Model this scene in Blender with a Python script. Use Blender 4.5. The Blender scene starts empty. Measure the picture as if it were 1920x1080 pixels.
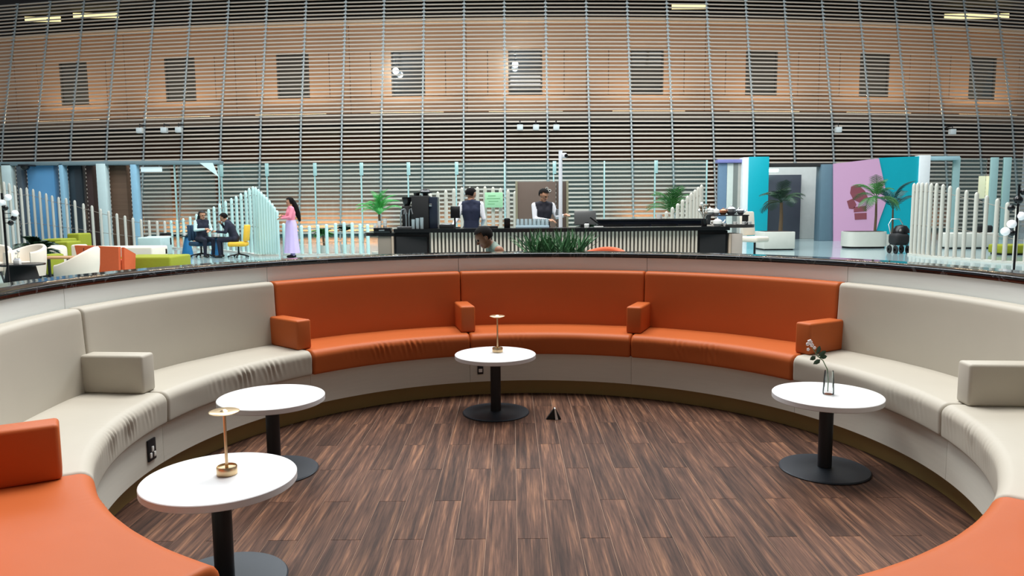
import bpy, bmesh, math, random
from mathutils import Vector, Matrix, noise
R_ = math.radians
random.seed(7)
scene = bpy.context.scene
COL = scene.collection

# ------------------------------------------------------------------ camera
CAM_H = 1.6
FPX = 1379.94
PITCH = R_(6.101)
ROLL = R_(-0.4337)
cd = bpy.data.cameras.new('camera')
cd.sensor_width = 36.0
cd.lens = 36.0 * FPX / 1920.0
cd.clip_end = 200
cam = bpy.data.objects.new('camera', cd)
COL.objects.link(cam)
cam.matrix_world = (Matrix.Translation((0, 0, CAM_H)) @ Matrix.Rotation(math.pi / 2 - PITCH, 4, 'X')
                    @ Matrix.Rotation(ROLL, 4, 'Z'))
scene.camera = cam

# ------------------------------------------------------------------ world, large lights, exposure
w = bpy.data.worlds.new('world')
scene.world = w
w.use_nodes = True
bg = w.node_tree.nodes['Background']
bg.inputs['Color'].default_value = (0.86, 0.93, 1.0, 1)
bg.inputs['Strength'].default_value = 0.21

def area(name, loc, size, power, col=(1, 1, 1), rot=(0, 0, 0), parent=None):
    l = bpy.data.lights.new(name, 'AREA')
    l.shape = 'RECTANGLE'
    l.size, l.size_y = size
    l.energy = power
    l.color = col
    o = bpy.data.objects.new(name, l)
    COL.objects.link(o)
    o.location = loc
    o.rotation_euler = rot
    if parent: o.parent = parent
    return o
# daylight panels in the roof of the hall, far above the frame
area('hall_skylight', (0, 8.0, 12.5), (9, 6), 2150, (1.0, 0.98, 0.95))
area('hall_skylight', (0, 19.0, 12.5), (30, 8), 3600, (0.9, 0.97, 1.0))
area('hall_skylight', (0, 27.0, 13.5), (44, 3), 1900, (0.92, 0.97, 1.0))
vs = scene.view_settings
vs.view_transform = 'Standard'
vs.look = 'None'
vs.gamma = 1.0
vs.use_curve_mapping = False
vs.exposure = 0.25

# ------------------------------------------------------------------ helpers
ZF = 0.30                      # concourse floor; the seating pit floor is z = 0
PC = Vector((0.133, 4.044))    # centre of the round seating pit

def ray(px, py):
    a, b = px - 960.0, py - 540.0
    u = a * math.cos(ROLL) + b * math.sin(ROLL)
    v = -a * math.sin(ROLL) + b * math.cos(ROLL)
    return Vector((u, FPX * math.cos(PITCH) - v * math.sin(PITCH), -FPX * math.sin(PITCH) - v * math.cos(PITCH)))
def W(px, py, Y):
    d = ray(px, py); t = Y / d.y
    return Vector((d.x * t, Y, CAM_H + d.z * t))
def onz(px, py, z=ZF):
    d = ray(px, py); t = (z - CAM_H) / d.z
    return Vector((d.x * t, d.y * t, z))
def ring(a, R, z=0.0):
    return Vector((PC.x + R * math.sin(R_(a)), PC.y + R * math.cos(R_(a)), z))

def s2l(c):
    return tuple((x / 12.92 if x <= 0.04045 else ((x + 0.055) / 1.055) ** 2.4) for x in (v / 255.0 for v in c))
MATS = {}
def pm(name, rgb, rough=0.5, metal=0.0, var=0.06, scale=6.0, bump=0.0, bscale=120.0, emit=0.0, spec=0.5, coat=0.0, stretch=(1, 1, 1)):
    if name in MATS: return MATS[name]
    m = bpy.data.materials.new(name)
    m.use_nodes = True
    nt = m.node_tree; N = nt.nodes; L = nt.links
    b = N['Principled BSDF']
    c = s2l(rgb)
    b.inputs['Roughness'].default_value = rough
    b.inputs['Metallic'].default_value = metal
    b.inputs['Specular IOR Level'].default_value = spec
    b.inputs['Coat Weight'].default_value = coat
    tc = N.new('ShaderNodeTexCoord'); mp = N.new('ShaderNodeMapping')
    mp.inputs['Scale'].default_value = stretch
    L.new(tc.outputs['Object'], mp.inputs['Vector'])
    nz = N.new('ShaderNodeTexNoise'); nz.inputs['Scale'].default_value = scale; nz.inputs['Detail'].default_value = 4
    L.new(mp.outputs['Vector'], nz.inputs['Vector'])
    mx = N.new('ShaderNodeMix'); mx.data_type = 'RGBA'
    mx.inputs[6].default_value = tuple(max(0, x * (1 - var)) for x in c) + (1,)
    mx.inputs[7].default_value = tuple(min(1, x * (1 + var)) for x in c) + (1,)
    L.new(nz.outputs['Fac'], mx.inputs[0])
    L.new(mx.outputs[2], b.inputs['Base Color'])
    if bump > 0:
        n2 = N.new('ShaderNodeTexNoise'); n2.inputs['Scale'].default_value = bscale; n2.inputs['Detail'].default_value = 3
        L.new(tc.outputs['Object'], n2.inputs['Vector'])
        bp = N.new('ShaderNodeBump'); bp.inputs['Strength'].default_value = bump; bp.inputs['Distance'].default_value = 0.01
        L.new(n2.outputs['Fac'], bp.inputs['Height']); L.new(bp.outputs['Normal'], b.inputs['Normal'])
    if emit > 0:
        L.new(mx.outputs[2], b.inputs['Emission Color'])
        b.inputs['Emission Strength'].default_value = emit
    MATS[name] = m
    return m
def glass(name, rgb, tint=0.12, rough=0.03):
    if name in MATS: return MATS[name]
    m = bpy.data.materials.new(name); m.use_nodes = True
    nt = m.node_tree; N = nt.nodes; L = nt.links
    N.remove(N['Principled BSDF'])
    out = N['Material Output']
    tr = N.new('ShaderNodeBsdfTransparent'); tr.inputs['Color'].default_value = tuple(1 - tint * (1 - x) for x in s2l(rgb)) + (1,)
    gl = N.new('ShaderNodeBsdfGlossy'); gl.inputs['Roughness'].default_value = rough
    gl.inputs['Color'].default_value = (0.9, 1, 1, 1)
    df = N.new('ShaderNodeBsdfDiffuse'); df.inputs['Color'].default_value = s2l(rgb) + (1,)
    fr = N.new('ShaderNodeFresnel'); fr.inputs['IOR'].default_value = 1.35
    m1 = N.new('ShaderNodeMixShader'); m1.inputs[0].default_value = tint
    L.new(tr.outputs[0], m1.inputs[1]); L.new(df.outputs[0], m1.inputs[2])
    m2 = N.new('ShaderNodeMixShader')
    L.new(fr.outputs[0], m2.inputs[0]); L.new(m1.outputs[0], m2.inputs[1]); L.new(gl.outputs[0], m2.inputs[2])
    L.new(m2.outputs[0], out.inputs['Surface'])
    MATS[name] = m
    return m
def wood_mat():
    m = bpy.data.materials.new('walnut_plank'); m.use_nodes = True
    nt = m.node_tree; N = nt.nodes; L = nt.links; b = N['Principled BSDF']
    tc = N.new('ShaderNodeTexCoord'); oi = N.new('ShaderNodeObjectInfo')
    cb = N.new('ShaderNodeCombineXYZ')
    ma = N.new('ShaderNodeMath'); ma.operation = 'MULTIPLY'; ma.inputs[1].default_value = 47.0
    mb = N.new('ShaderNodeMath'); mb.operation = 'MULTIPLY'; mb.inputs[1].default_value = 131.0
    L.new(oi.outputs['Random'], ma.inputs[0]); L.new(oi.outputs['Random'], mb.inputs[0])
    L.new(ma.outputs[0], cb.inputs[0]); L.new(mb.outputs[0], cb.inputs[1])
    ad = N.new('ShaderNodeVectorMath'); ad.operation = 'ADD'
    L.new(tc.outputs['Object'], ad.inputs[0]); L.new(cb.outputs[0], ad.inputs[1])
    mp = N.new('ShaderNodeMapping'); mp.inputs['Scale'].default_value = (17, 0.75, 1)
    L.new(ad.outputs[0], mp.inputs['Vector'])
    n1 = N.new('ShaderNodeTexNoise'); n1.inputs['Scale'].default_value = 1.6; n1.inputs['Detail'].default_value = 7
    n1.inputs['Roughness'].default_value = 0.62; n1.inputs['Distortion'].default_value = 0.35
    L.new(mp.outputs[0], n1.inputs['Vector'])
    rp = N.new('ShaderNodeValToRGB'); e = rp.color_ramp.elements
    e[0].position = 0.30; e[0].color = s2l((50, 33, 26)) + (1,)
    e[1].position = 0.82; e[1].color = s2l((164, 120, 88)) + (1,)
    for p, c in ((0.42, (70, 48, 38)), (0.53, (90, 63, 50)), (0.64, (122, 87, 66))):
        q = e.new(p); q.color = s2l(c) + (1,)
    L.new(n1.outputs['Fac'], rp.inputs[0])
    mp2 = N.new('ShaderNodeMapping'); mp2.inputs['Scale'].default_value = (140, 5, 1)
    L.new(ad.outputs[0], mp2.inputs['Vector'])
    n2 = N.new('ShaderNodeTexNoise'); n2.inputs['Scale'].default_value = 1.0; n2.inputs['Detail'].default_value = 3
    L.new(mp2.outputs[0], n2.inputs['Vector'])
    mr = N.new('ShaderNodeMapRange'); mr.inputs['From Min'].default_value = 0.3; mr.inputs['From Max'].default_value = 0.7
    mr.inputs['To Min'].default_value = 0.62; mr.inputs['To Max'].default_value = 1.34
    L.new(n2.outputs['Fac'], mr.inputs['Value'])
    sn = N.new('ShaderNodeMath'); sn.operation = 'MULTIPLY'; sn.inputs[1].default_value = 917.3
    fc = N.new('ShaderNodeMath'); fc.operation = 'FRACT'
    L.new(oi.outputs['Random'], sn.inputs[0]); L.new(sn.outputs[0], fc.inputs[0])
    mr2 = N.new('ShaderNodeMapRange'); mr2.inputs['To Min'].default_value = 0.72; mr2.inputs['To Max'].default_value = 1.2
    L.new(fc.outputs[0], mr2.inputs['Value'])
    mu = N.new('ShaderNodeMath'); mu.operation = 'MULTIPLY'
    L.new(mr.outputs[0], mu.inputs[0]); L.new(mr2.outputs[0], mu.inputs[1])
    vm = N.new('ShaderNodeVectorMath'); vm.operation = 'SCALE'
    L.new(rp.outputs[0], vm.inputs[0]); L.new(mu.outputs[0], vm.inputs['Scale'])
    L.new(vm.outputs[0], b.inputs['Base Color'])
    b.inputs['Roughness'].default_value = 0.6
    b.inputs['Specular IOR Level'].default_value = 0.16
    bp = N.new('ShaderNodeBump'); bp.inputs['Strength'].default_value = 0.12; bp.inputs['Distance'].default_value = 0.004
    L.new(n2.outputs['Fac'], bp.inputs['Height']); L.new(bp.outputs[0], b.inputs['Normal'])
    return m
def leather(name, rgb):
    return pm(name, rgb, rough=0.5, var=0.05, scale=3, bump=0.06, bscale=420, spec=0.22)

M_ORANGE = leather('orange_leather', (182, 92, 44))
M_BEIGE = leather('beige_leather', (184, 178, 165))
M_WHITE = pm('white_laminate', (226, 227, 228), 0.35, var=0.02)
M_EDGE = pm('white_edge', (232, 230, 226), 0.45, var=0.03)
M_BLACKMETAL = pm('black_metal', (30, 33, 38), 0.42, 0.2, var=0.08, scale=20)
M_BASEMETAL = pm('charcoal_base', (44, 50, 58), 0.45, 0.2, var=0.08, scale=12)
M_BRASS = pm('brass', (216, 190, 150), 0.3, 1.0, var=0.08, scale=14)
M_GREYPANEL = pm('grey_panel', (230, 234, 231), 0.55, var=0.04, scale=5, stretch=(1, 1, 14))
M_PLINTH = pm('plinth_laminate', (220, 218, 206), 0.55, var=0.05, scale=5, stretch=(1, 1, 14))
M_TOE = pm('bronze_toe_kick', (150, 126, 74), 0.45, 0.1, var=0.08)
M_BLACK = pm('black_gloss', (14, 14, 16), 0.25, var=0.1)
M_BLACKMATT = pm('black_matt', (20, 20, 22), 0.7, var=0.1)
M_POST = pm('painted_post', (198, 196, 185), 0.5, var=0.03)
M_SILVER = pm('brushed_steel', (190, 192, 194), 0.3, 1.0, var=0.06, scale=30)
M_GREYTAUPE = pm('taupe_panel', (142, 132, 120), 0.5, var=0.05)
M_CERAMIC = pm('white_ceramic', (240, 240, 236), 0.2, var=0.02)
M_NAVY = pm('navy_cloth', (28, 36, 62), 0.85, var=0.12, scale=25)
M_SHIRT = pm('white_shirt', (232, 234, 240), 0.85, var=0.04, scale=25)
M_SKIN = pm('warm_skin', (188, 138, 108), 0.55, var=0.06, scale=14)
M_SKIN2 = pm('tan_skin', (150, 102, 76), 0.55, var=0.06, scale=14)
M_HAIR = pm('dark_hair', (15, 12, 11), 0.8, var=0.3, scale=60, spec=.15)
M_TROUSER = pm('dark_trousers', (26, 27, 32), 0.85, var=0.12, scale=25)
M_SHOE = pm('black_shoe', (16, 15, 15), 0.4, var=0.1)
M_LIP = pm('lip', (150, 84, 74), 0.5)
M_LEAF = pm('green_leaf', (58, 118, 52), 0.45, var=0.3, scale=4)
M_LEAF_D = pm('dark_leaf', (36, 66, 44), 0.45, var=0.3, scale=4)
M_TRUNK = pm('palm_trunk', (92, 74, 52), 0.85, var=0.3, scale=18)
M_SOIL = pm('soil', (50, 38, 30), 0.95, var=0.3, scale=30)
M_TEAL = pm('teal_paint', (0, 168, 184), 0.4, var=0.03)
M_PINK = pm('pink_print', (214, 166, 200), 0.45, var=0.06, scale=0.5)
M_CREAM = pm('cream_upholstery', (226, 216, 200), 0.75, var=0.04)
M_LIME = pm('lime_fabric', (140, 146, 30), 0.85, var=0.08, scale=20)
M_YELLOW = pm('yellow_fabric', (236, 188, 58), 0.8, var=0.06, scale=20)
M_TERRA = pm('terracotta_fabric', (206, 92, 48), 0.75, var=0.06, scale=20)
M_STONE = pm('cream_stone', (206, 206, 196), 0.55, var=0.05)
M_GLASS = glass('clear_aqua_glass', (160, 225, 225), 0.05)
M_TUMBLER = glass('tumbler_glass', (225, 238, 242), 0.30)
M_VASE = glass('vase_glass', (230, 240, 242), 0.05)

class BM:
    """collects simple shapes (in the coordinates given) into one mesh"""
    def __init__(s): s.b = bmesh.new()
    def quadbox(s, M, bevel=0, seg=2):
        r = bmesh.ops.create_cube(s.b, size=1.0, matrix=M)
        if bevel > 0:
            es = list({e for v in r['verts'] for e in v.link_edges})
            bmesh.ops.bevel(s.b, geom=es, offset=bevel, segments=seg, affect='EDGES', profile=0.5)
        return s
    def box(s, c, size, bevel=0, rz=0, seg=2, rx=0, ry=0):
        M = Matrix.Translation(Vector(c)) @ Matrix.Rotation(rz, 4, 'Z') @ Matrix.Rotation(rx, 4, 'X') @ Matrix.Rotation(ry, 4, 'Y') @ Matrix.Diagonal((size[0], size[1], size[2], 1))
        # bevel in unscaled space would distort: apply the bevel after scaling
        return s.quadbox(M, bevel, seg)
    def lathe(s, prof, c=(0, 0, 0), seg=32, M=None):
        rings = []
        c = Vector(c)
        for r, z in prof:
            if r < 1e-6:
                p = Vector((0, 0, z)); rings.append([s.b.verts.new((M @ p if M else p) + c)])
            else:
                rg = []
                for i in range(seg):
                    a = 2 * math.pi * i / seg
                    p = Vector((r * math.cos(a), r * math.sin(a), z))
                    rg.append(s.b.verts.new((M @ p if M else p) + c))
                rings.append(rg)
        for A, B in zip(rings, rings[1:]):
            if len(A) == 1 and len(B) == 1: continue
            for i in range(seg):
                j = (i + 1) % seg
                if len(A) == 1: s.b.faces.new((A[0], B[j], B[i]))
                elif len(B) == 1: s.b.faces.new((A[i], A[j], B[0]))
                else: s.b.faces.new((A[i], A[j], B[j], B[i]))
        for rg, fl in ((rings[0], True), (rings[-1], False)):
            if len(rg) > 1:
                s.b.faces.new(rg[::-1] if fl else rg)
        return s
    def tube(s, pts, r, seg=8):
        pts = [Vector(p) for p in pts]
        rs = r if isinstance(r, (list, tuple)) else [r] * len(pts)
        prev = None; rings = []
        for i, p in enumerate(pts):
            t = (pts[min(i + 1, len(pts) - 1)] - pts[max(i - 1, 0)]).normalized()
            if prev is None:
                n = t.orthogonal().normalized()
            else:
                n = (prev - t * prev.dot(t))
                n = n.normalized() if n.length > 1e-6 else t.orthogonal().normalized()
            prev = n; b2 = t.cross(n)
            rings.append([s.b.verts.new(p + (n * math.cos(2 * math.pi * k / seg) + b2 * math.sin(2 * math.pi * k / seg)) * rs[i]) for k in range(seg)])
        for A, B in zip(rings, rings[1:]):
            for k in range(seg):
                s.b.faces.new((A[k], A[(k + 1) % seg], B[(k + 1) % seg], B[k]))
        s.b.faces.new(rings[0][::-1]); s.b.faces.new(rings[-1])
        return s
    def ball(s, c, r, u=14, v=10, scale=(1, 1, 1)):
        bmesh.ops.create_uvsphere(s.b, u_segments=u, v_segments=v, radius=r, matrix=Matrix.Translation(Vector(c)) @ Matrix.Diagonal((*scale, 1)))
        return s
    def prism(s, poly, axis_vec, base=None):
        """poly: list of 3D points (planar), extruded by axis_vec"""
        a = [s.b.verts.new(Vector(p)) for p in poly]
        d = Vector(axis_vec)
        b2 = [s.b.verts.new(Vector(p) + d) for p in poly]
        n = len(a)
        s.b.faces.new(a[::-1]); s.b.faces.new(b2)
        for i in range(n): s.b.faces.new((a[i], a[(i + 1) % n], b2[(i + 1) % n], b2[i]))
        return s
    def mesh(s, name, sharp=38, M=None):
        if M is not None: bmesh.ops.transform(s.b, matrix=M, verts=s.b.verts)
        bmesh.ops.recalc_face_normals(s.b, faces=s.b.faces)
        lim = R_(sharp)
        for e in s.b.edges:
            e.smooth = not (len(e.link_faces) == 2 and e.calc_face_angle(0) > lim)
        for f in s.b.faces: f.smooth = True
        me = bpy.data.meshes.new(name)
        s.b.to_mesh(me); s.b.free()
        return me

def tag(o, label=None, cat=None, group=None, kind=None):
    if label: o['label'] = label
    if cat: o['category'] = cat
    if group: o['group'] = group
    if kind: o['kind'] = kind
    return o
def thing(name, label=None, cat=None, loc=(0, 0, 0), rz=0, group=None, kind=None):
    o = bpy.data.objects.new(name, None)
    o.empty_display_size = 0.1
    COL.objects.link(o)
    o.location = loc; o.rotation_euler = (0, 0, rz)
    return tag(o, label, cat, group, kind)
def rootM(o):
    return Matrix.Translation(o.location) @ o.rotation_euler.to_matrix().to_4x4()
def add(name, bm, mat, parent=None, world=False, sharp=38, loc=None, rz=0):
    """one mesh object; world=True: the shape was given in world coordinates"""
    if isinstance(bm, BM):
        M = rootM(parent).inverted() if (parent is not None and world) else None
        me = bm.mesh(name, sharp, M)
        me.materials.append(mat)
    else:
        me = bm
        if not me.materials: me.materials.append(mat)
    o = bpy.data.objects.new(name, me)
    COL.objects.link(o)
    if parent is not None: o.parent = parent
    if loc is not None: o.location = loc
    if rz: o.rotation_euler = (0, 0, rz)
    return o
def single(name, bm, mat, label, cat, base, group=None, kind=None, sharp=38):
    """a thing that is one mesh: shape in world coordinates, origin moved to its base"""
    me = bm.mesh(name, sharp, Matrix.Translation(-Vector(base)))
    me.materials.append(mat)
    o = bpy.data.objects.new(name, me); COL.objects.link(o); o.location = base
    return tag(o, label, cat, group, kind)

def round_poly(pts, rad, seg=4):
    out = []; n = len(pts)
    for i, p in enumerate(pts):
        r = rad[i] if isinstance(rad, (list, tuple)) else rad
        p = Vector(p); a = Vector(pts[i - 1]); b = Vector(pts[(i + 1) % n])
        if r <= 0: out.append(p); continue
        da = (a - p).normalized(); db = (b - p).normalized()
        ang = da.angle(db); t = min(r / math.tan(ang / 2), (a - p).length * .49, (b - p).length * .49)
        rr = t * math.tan(ang / 2)
        cen = p + (da + db).normalized() * (rr / math.sin(ang / 2))
        s = p + da * t; e = p + db * t
        for k in range(seg + 1):
            q = s.lerp(e, k / seg) - cen
            out.append(cen + q.normalized() * rr)
    return out
def densify(loop, step):
    out = []; n = len(loop)
    for i in range(n):
        a, b = loop[i], loop[(i + 1) % n]
        k = max(1, int(math.ceil((b - a).length / step)))
        for j in range(k): out.append(a.lerp(b, j / k))
    return out
def sweep(loop, a0, a1, n, soft=0.0, disp=None):
    """sweep a closed (R, z) profile round the pit centre, ends rounded by `soft` metres"""
    B = BM(); b = B.b
    cen = Vector((sum(p.x for p in loop) / len(loop), sum(p.y for p in loop) / len(loop)))
    Rm = cen.x
    st = []
    ds = math.degrees(soft / Rm)
    if soft > 0:
        for k in range(4):
            t = k / 4; st.append((a0 + ds * (1 - math.cos(t * math.pi / 2)), soft * (1 - math.sin(t * math.pi / 2))))
    for i in range(n + 1):
        st.append((a0 + ds + (a1 - a0 - 2 * ds) * i / n, 0))
    if soft > 0:
        for k in range(3, -1, -1):
            t = k / 4; st.append((a1 - ds * (1 - math.cos(t * math.pi / 2)), soft * (1 - math.sin(t * math.pi / 2))))
    rings = []
    for a, ins in st:
        rg = []
        for p in loop:
            q = p
            if ins > 0:
                d = cen - p
                q = p + Vector((math.copysign(min(ins, abs(d.x)), d.x), math.copysign(min(ins, abs(d.y)), d.y)))
            Rr, z = q.x, q.y
            if disp:
                dr, dz = disp((a - a0) / (a1 - a0), Rr, z); Rr += dr; z += dz
            rg.append(b.verts.new(ring(a, Rr, z)))
        rings.append(rg)
    m = len(loop)
    for A, C in zip(rings, rings[1:]):
        for i in range(m): b.faces.new((A[i], A[(i + 1) % m], C[(i + 1) % m], C[i]))
    b.faces.new(rings[0][::-1]); b.faces.new(rings[-1])
    return B

# ================================================================== STRUCTURE: floors
# concourse floor: polished stone with a round hole for the sunken seating
def floor_mat():
    m = pm('polished_stone', (150, 172, 174), 0.12, var=0.10, scale=0.8, spec=0.5)
    return m
B = BM(); b = B.b
inner, outer = [], []
angs = [(-150 + i * 300 / 100) for i in range(101)]
x0, x1, y0, y1 = -34.0, 34.0, -3.0, 46.0
for a in angs:
    p = ring(a, 3.06, ZF); d = Vector((math.sin(R_(a)), math.cos(R_(a))))
    ts = []
    if d.x > 1e-6: ts.append((x1 - PC.x) / d.x)
    if d.x < -1e-6: ts.append((x0 - PC.x) / d.x)
    if d.y > 1e-6: ts.append((y1 - PC.y) / d.y)
    if d.y < -1e-6: ts.append((y0 - PC.y) / d.y)
    t = min(ts)
    inner.append(b.verts.new(p)); outer.append(b.verts.new((PC.x + d.x * t, PC.y + d.y * t, ZF)))
for i in range(100): b.faces.new((inner[i], inner[i + 1], outer[i + 1], outer[i]))
# rectangle corners
for cx, cy in ((x0, y1), (x1, y1), (x0, y0), (x1, y0)):
    best = None
    for i in range(100):
        A, C = outer[i].co, outer[i + 1].co
        onA = (abs(A.x - cx) < 1e-3, abs(A.y - cy) < 1e-3); onC = (abs(C.x - cx) < 1e-3, abs(C.y - cy) < 1e-3)
        if (onA[0] and onC[1] and not onC[0]) or (onA[1] and onC[0] and not onA[0]): best = i
    if best is not None:
        v = b.verts.new((cx, cy, ZF)); b.faces.new((outer[best], outer[best + 1], v))
single('floor', B, floor_mat(), 'polished pale grey-green stone floor of the hall beyond the seating pit', 'floor', (0, 20, ZF), kind='structure')

# pit floor: planks in half bond, cut to the circle
RT = 2.27
pit = thing('floor_pit', 'brown wood plank floor of the round sunken seating area', 'floor', (PC.x, PC.y, 0), kind='structure')
B = BM(); B.lathe([(0, -0.05), (2.9, -0.05), (2.9, -0.0027), (0, -0.0027)], (PC.x, PC.y, 0), 64)
B.box((PC.x, 0.55, -0.0227), (2.2, 3.4, 0.04))
add('subfloor', B, pm('dark_grout', (168, 138, 118), 0.9), pit, world=True)
M_WOOD = wood_mat()
PW, PL, TH = 0.1525, 0.977, 0.0024
circle = [Vector((PC.x + (RT + 0.012) * math.cos(2 * math.pi * k / 96), PC.y + (RT + 0.012) * math.sin(2 * math.pi * k / 96))) for k in range(96)]
def clip(poly, region):
    out = poly
    for i in range(len(region)):
        A, C = region[i], region[(i + 1) % len(region)]
        e = C - A
        def side(p): return e.x * (p.y - A.y) - e.y * (p.x - A.x)
        res = []
        for k in range(len(out)):
            p, q = out[k - 1], out[k]
            sp, sq = side(p), side(q)
            if sq >= 0:
                if sp < 0: res.append(p.lerp(q, sp / (sp - sq)))
                res.append(q)
            elif sp >= 0: res.append(p.lerp(q, sp / (sp - sq)))
        out = res
        if len(out) < 3: return []
    return out
def plank_mesh(poly):
    B = BM()
    a = [B.b.verts.new((p.x, p.y, -TH)) for p in poly]
    n = len(a)
    cx = sum(p.x for p in poly) / n; cy = sum(p.y for p in poly) / n
    c2 = [B.b.verts.new((p.x, p.y, -0.0008)) for p in poly]
    t2 = [B.b.verts.new((p.x - math.copysign(min(.001, abs(p.x - cx)), p.x - cx), p.y - math.copysign(min(.001, abs(p.y - cy)), p.y - cy), 0.0)) for p in poly]
    for lo, hi in ((a, c2), (c2, t2)):
        for i in range(n): B.b.faces.new((lo[i], lo[(i + 1) % n], hi[(i + 1) % n], hi[i]))
    B.b.faces.new(t2); B.b.faces.new(a[::-1])
    me = B.mesh('plank', 20); me.materials.append(M_WOOD)
    return me
G = 0.0026
full = plank_mesh([Vector(q) for q in ((-PW / 2 + G / 2, -PL / 2 + G / 2), (PW / 2 - G / 2, -PL / 2 + G / 2), (PW / 2 - G / 2, PL / 2 - G / 2), (-PW / 2 + G / 2, PL / 2 - G / 2))])
XE = -0.8988      # a plank edge line read off the floor
for i in range(-10, 22):
    xc = XE + (i + 0.5) * PW
    off = 3.446 if i % 2 == 0 else 3.923
    for j in range(-4, 5):
        yc = off + (j + 0.5) * PL
        hw, hl = PW / 2 - G / 2, PL / 2 - G / 2
        rect = [Vector((xc - hw, yc - hl)), Vector((xc + hw, yc - hl)), Vector((xc + hw, yc + hl)), Vector((xc - hw, yc + hl))]
        inside = all((p - PC).length < RT for p in rect)
        corridor = yc < PC.y - 1.7 and abs(xc - PC.x) < 0.95
        if inside or (corridor and yc > -0.9):
            o = add('plank', full, M_WOOD, pit)
        else:
            pol = clip(rect, circle)
            if len(pol) < 3: continue
            ar = abs(sum(pol[k - 1].x * pol[k].y - pol[k].x * pol[k - 1].y for k in range(len(pol)))) / 2
            if ar < 0.0015: continue
            o = add('plank', plank_mesh([p - Vector((xc, yc)) for p in pol]), M_WOOD, pit)
        o.location = (xc - PC.x, yc - PC.y, 0)

B = BM(); B.box((0, -3.4, 6.5), (50, .3, 13)); single('wall_blocker', B, pm('blocker_grey', (88, 86, 84), .7), 'unseen grey wall added behind the camera to block light', 'wall', (0, -3.4, 0), kind='structure')  # unseen wall, added to keep ambient light off the far backrests
# pit wall: grey panels with black stone coping
wp = thing('wall_pit', 'curved grey panel wall round the seating pit with black stone coping', 'wall', (PC.x, PC.y, 0), kind='structure')
SEAMS = [-157 + 36 * k for k in range(10)]     # -157 ... 167
SEAMS[0], SEAMS[-1] = -143, 150                # the wall stops at the entrance the camera looks in from
SEAT_END = {0: -152, 9: 158}
for k in range(9):
    lp = [Vector(q) for q in ((2.768, 0.30), (2.80, 0.30), (2.80, 1.155), (2.768, 1.155))]
    add('wall_panel', sweep(lp, SEAMS[k] + 0.04, SEAMS[k + 1] - 0.04, 40), M_GREYPANEL, wp, world=True)
core = [Vector(q) for q in ((2.802, 0.0), (3.05, 0.0), (3.05, 1.153), (2.802, 1.153))]
add('wall_core', sweep(core, SEAMS[0], SEAMS[-1], 160), M_BLACKMATT, wp, world=True)
def marble():
    m = pm('black_marble', (13, 14, 17), 0.10, var=0.3, scale=4, coat=0.3)
    nt = m.node_tree; N = nt.nodes; L = nt.links; b = N['Principled BSDF']
    src = b.inputs['Base Color'].links[0].from_socket
    tc = N.new('ShaderNodeTexCoord')
    vz = N.new('ShaderNodeTexNoise'); vz.inputs['Scale'].default_value = 2.6; vz.inputs['Detail'].default_value = 8; vz.inputs['Distortion'].default_value = 1.6
    L.new(tc.outputs['Object'], vz.inputs['Vector'])
    rp = N.new('ShaderNodeValToRGB'); e = rp.color_ramp.elements
    e[0].position = 0.49; e[0].color = (0, 0, 0, 1); e[1].position = 0.505; e[1].color = (.35, .35, .36, 1)
    q = e.new(0.52); q.color = (0, 0, 0, 1)
    L.new(vz.outputs['Fac'], rp.inputs[0])
    ad = N.new('ShaderNodeMix'); ad.data_type = 'RGBA'; ad.blend_type = 'ADD'; ad.inputs[0].default_value = 0.18
    L.new(src, ad.inputs[6]); L.new(rp.outputs[0], ad.inputs[7]); L.new(ad.outputs[2], b.inputs['Base Color'])
    return m
M_MARBLE = marble()
lp = round_poly([(2.752, 1.156), (3.12, 1.156), (3.12, 1.194), (2.752, 1.194)], 0.006, 2)
for k in range(9):
    add('coping_stone', sweep(lp, SEAMS[k] + 0.02, SEAMS[k + 1] - 0.02, 40), M_MARBLE, wp, world=True)

bb = thing('baseboard_pit', 'dark bronze recessed toe kick under the curved bench', 'baseboard', (PC.x, PC.y, 0), kind='structure')
lp = [Vector(q) for q in ((RT, 0.0), (RT + 0.03, 0.0), (RT + 0.03, 0.128), (RT, 0.128))]
add('toe_kick', sweep(lp, SEAMS[0], SEAMS[-1], 180), M_TOE, bb, world=True)

# ================================================================== the curved bench: nine sections
rnd = random.Random(3)
seat_loop = densify(round_poly([(2.172, 0.362), (2.655, 0.362), (2.655, 0.552), (2.165, 0.548)], [0.018, 0.01, 0.02, 0.055], 6), 0.022)
back_loop = densify(round_poly([(2.635, 0.50), (2.764, 0.50), (2.764, 1.042), (2.662, 1.042)], [0.01, 0.01, 0.012, 0.035], 5), 0.05)
plinth_loop = [Vector(q) for q in ((2.214, 0.126), (2.232, 0.126), (2.232, 0.366), (2.214, 0.366))]
def wrinkles(seed, c, width, amp, nfreq):
    r = random.Random(seed)
    ph = [r.random() * 6.28 for _ in range(4)]
    def d(t, R, z):
        env = math.exp(-((t - c) / width) ** 2)
        if R > 2.27: return (0, 0.0016 * noise.noise(Vector((t * 9 + seed, R * 9, 0))))
        fz = max(0.0, 1 - abs(z - 0.485) / 0.10) * max(0.0, min(1.0, (2.27 - R) / 0.05))
        s = t * nfreq * 6.283 + z * 40 + 2.2 * noise.noise(Vector((t * 14, z * 12, seed)))
        wv = math.sin(s + ph[0]) * (0.55 + 0.45 * math.sin(t * 31 + ph[1]))
        soft = 0.004 * noise.noise(Vector((t * 7, z * 6, seed * 3.1)))
        return (amp * env * fz * wv + soft * fz, 0.35 * amp * env * fz * wv)
    return d
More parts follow.
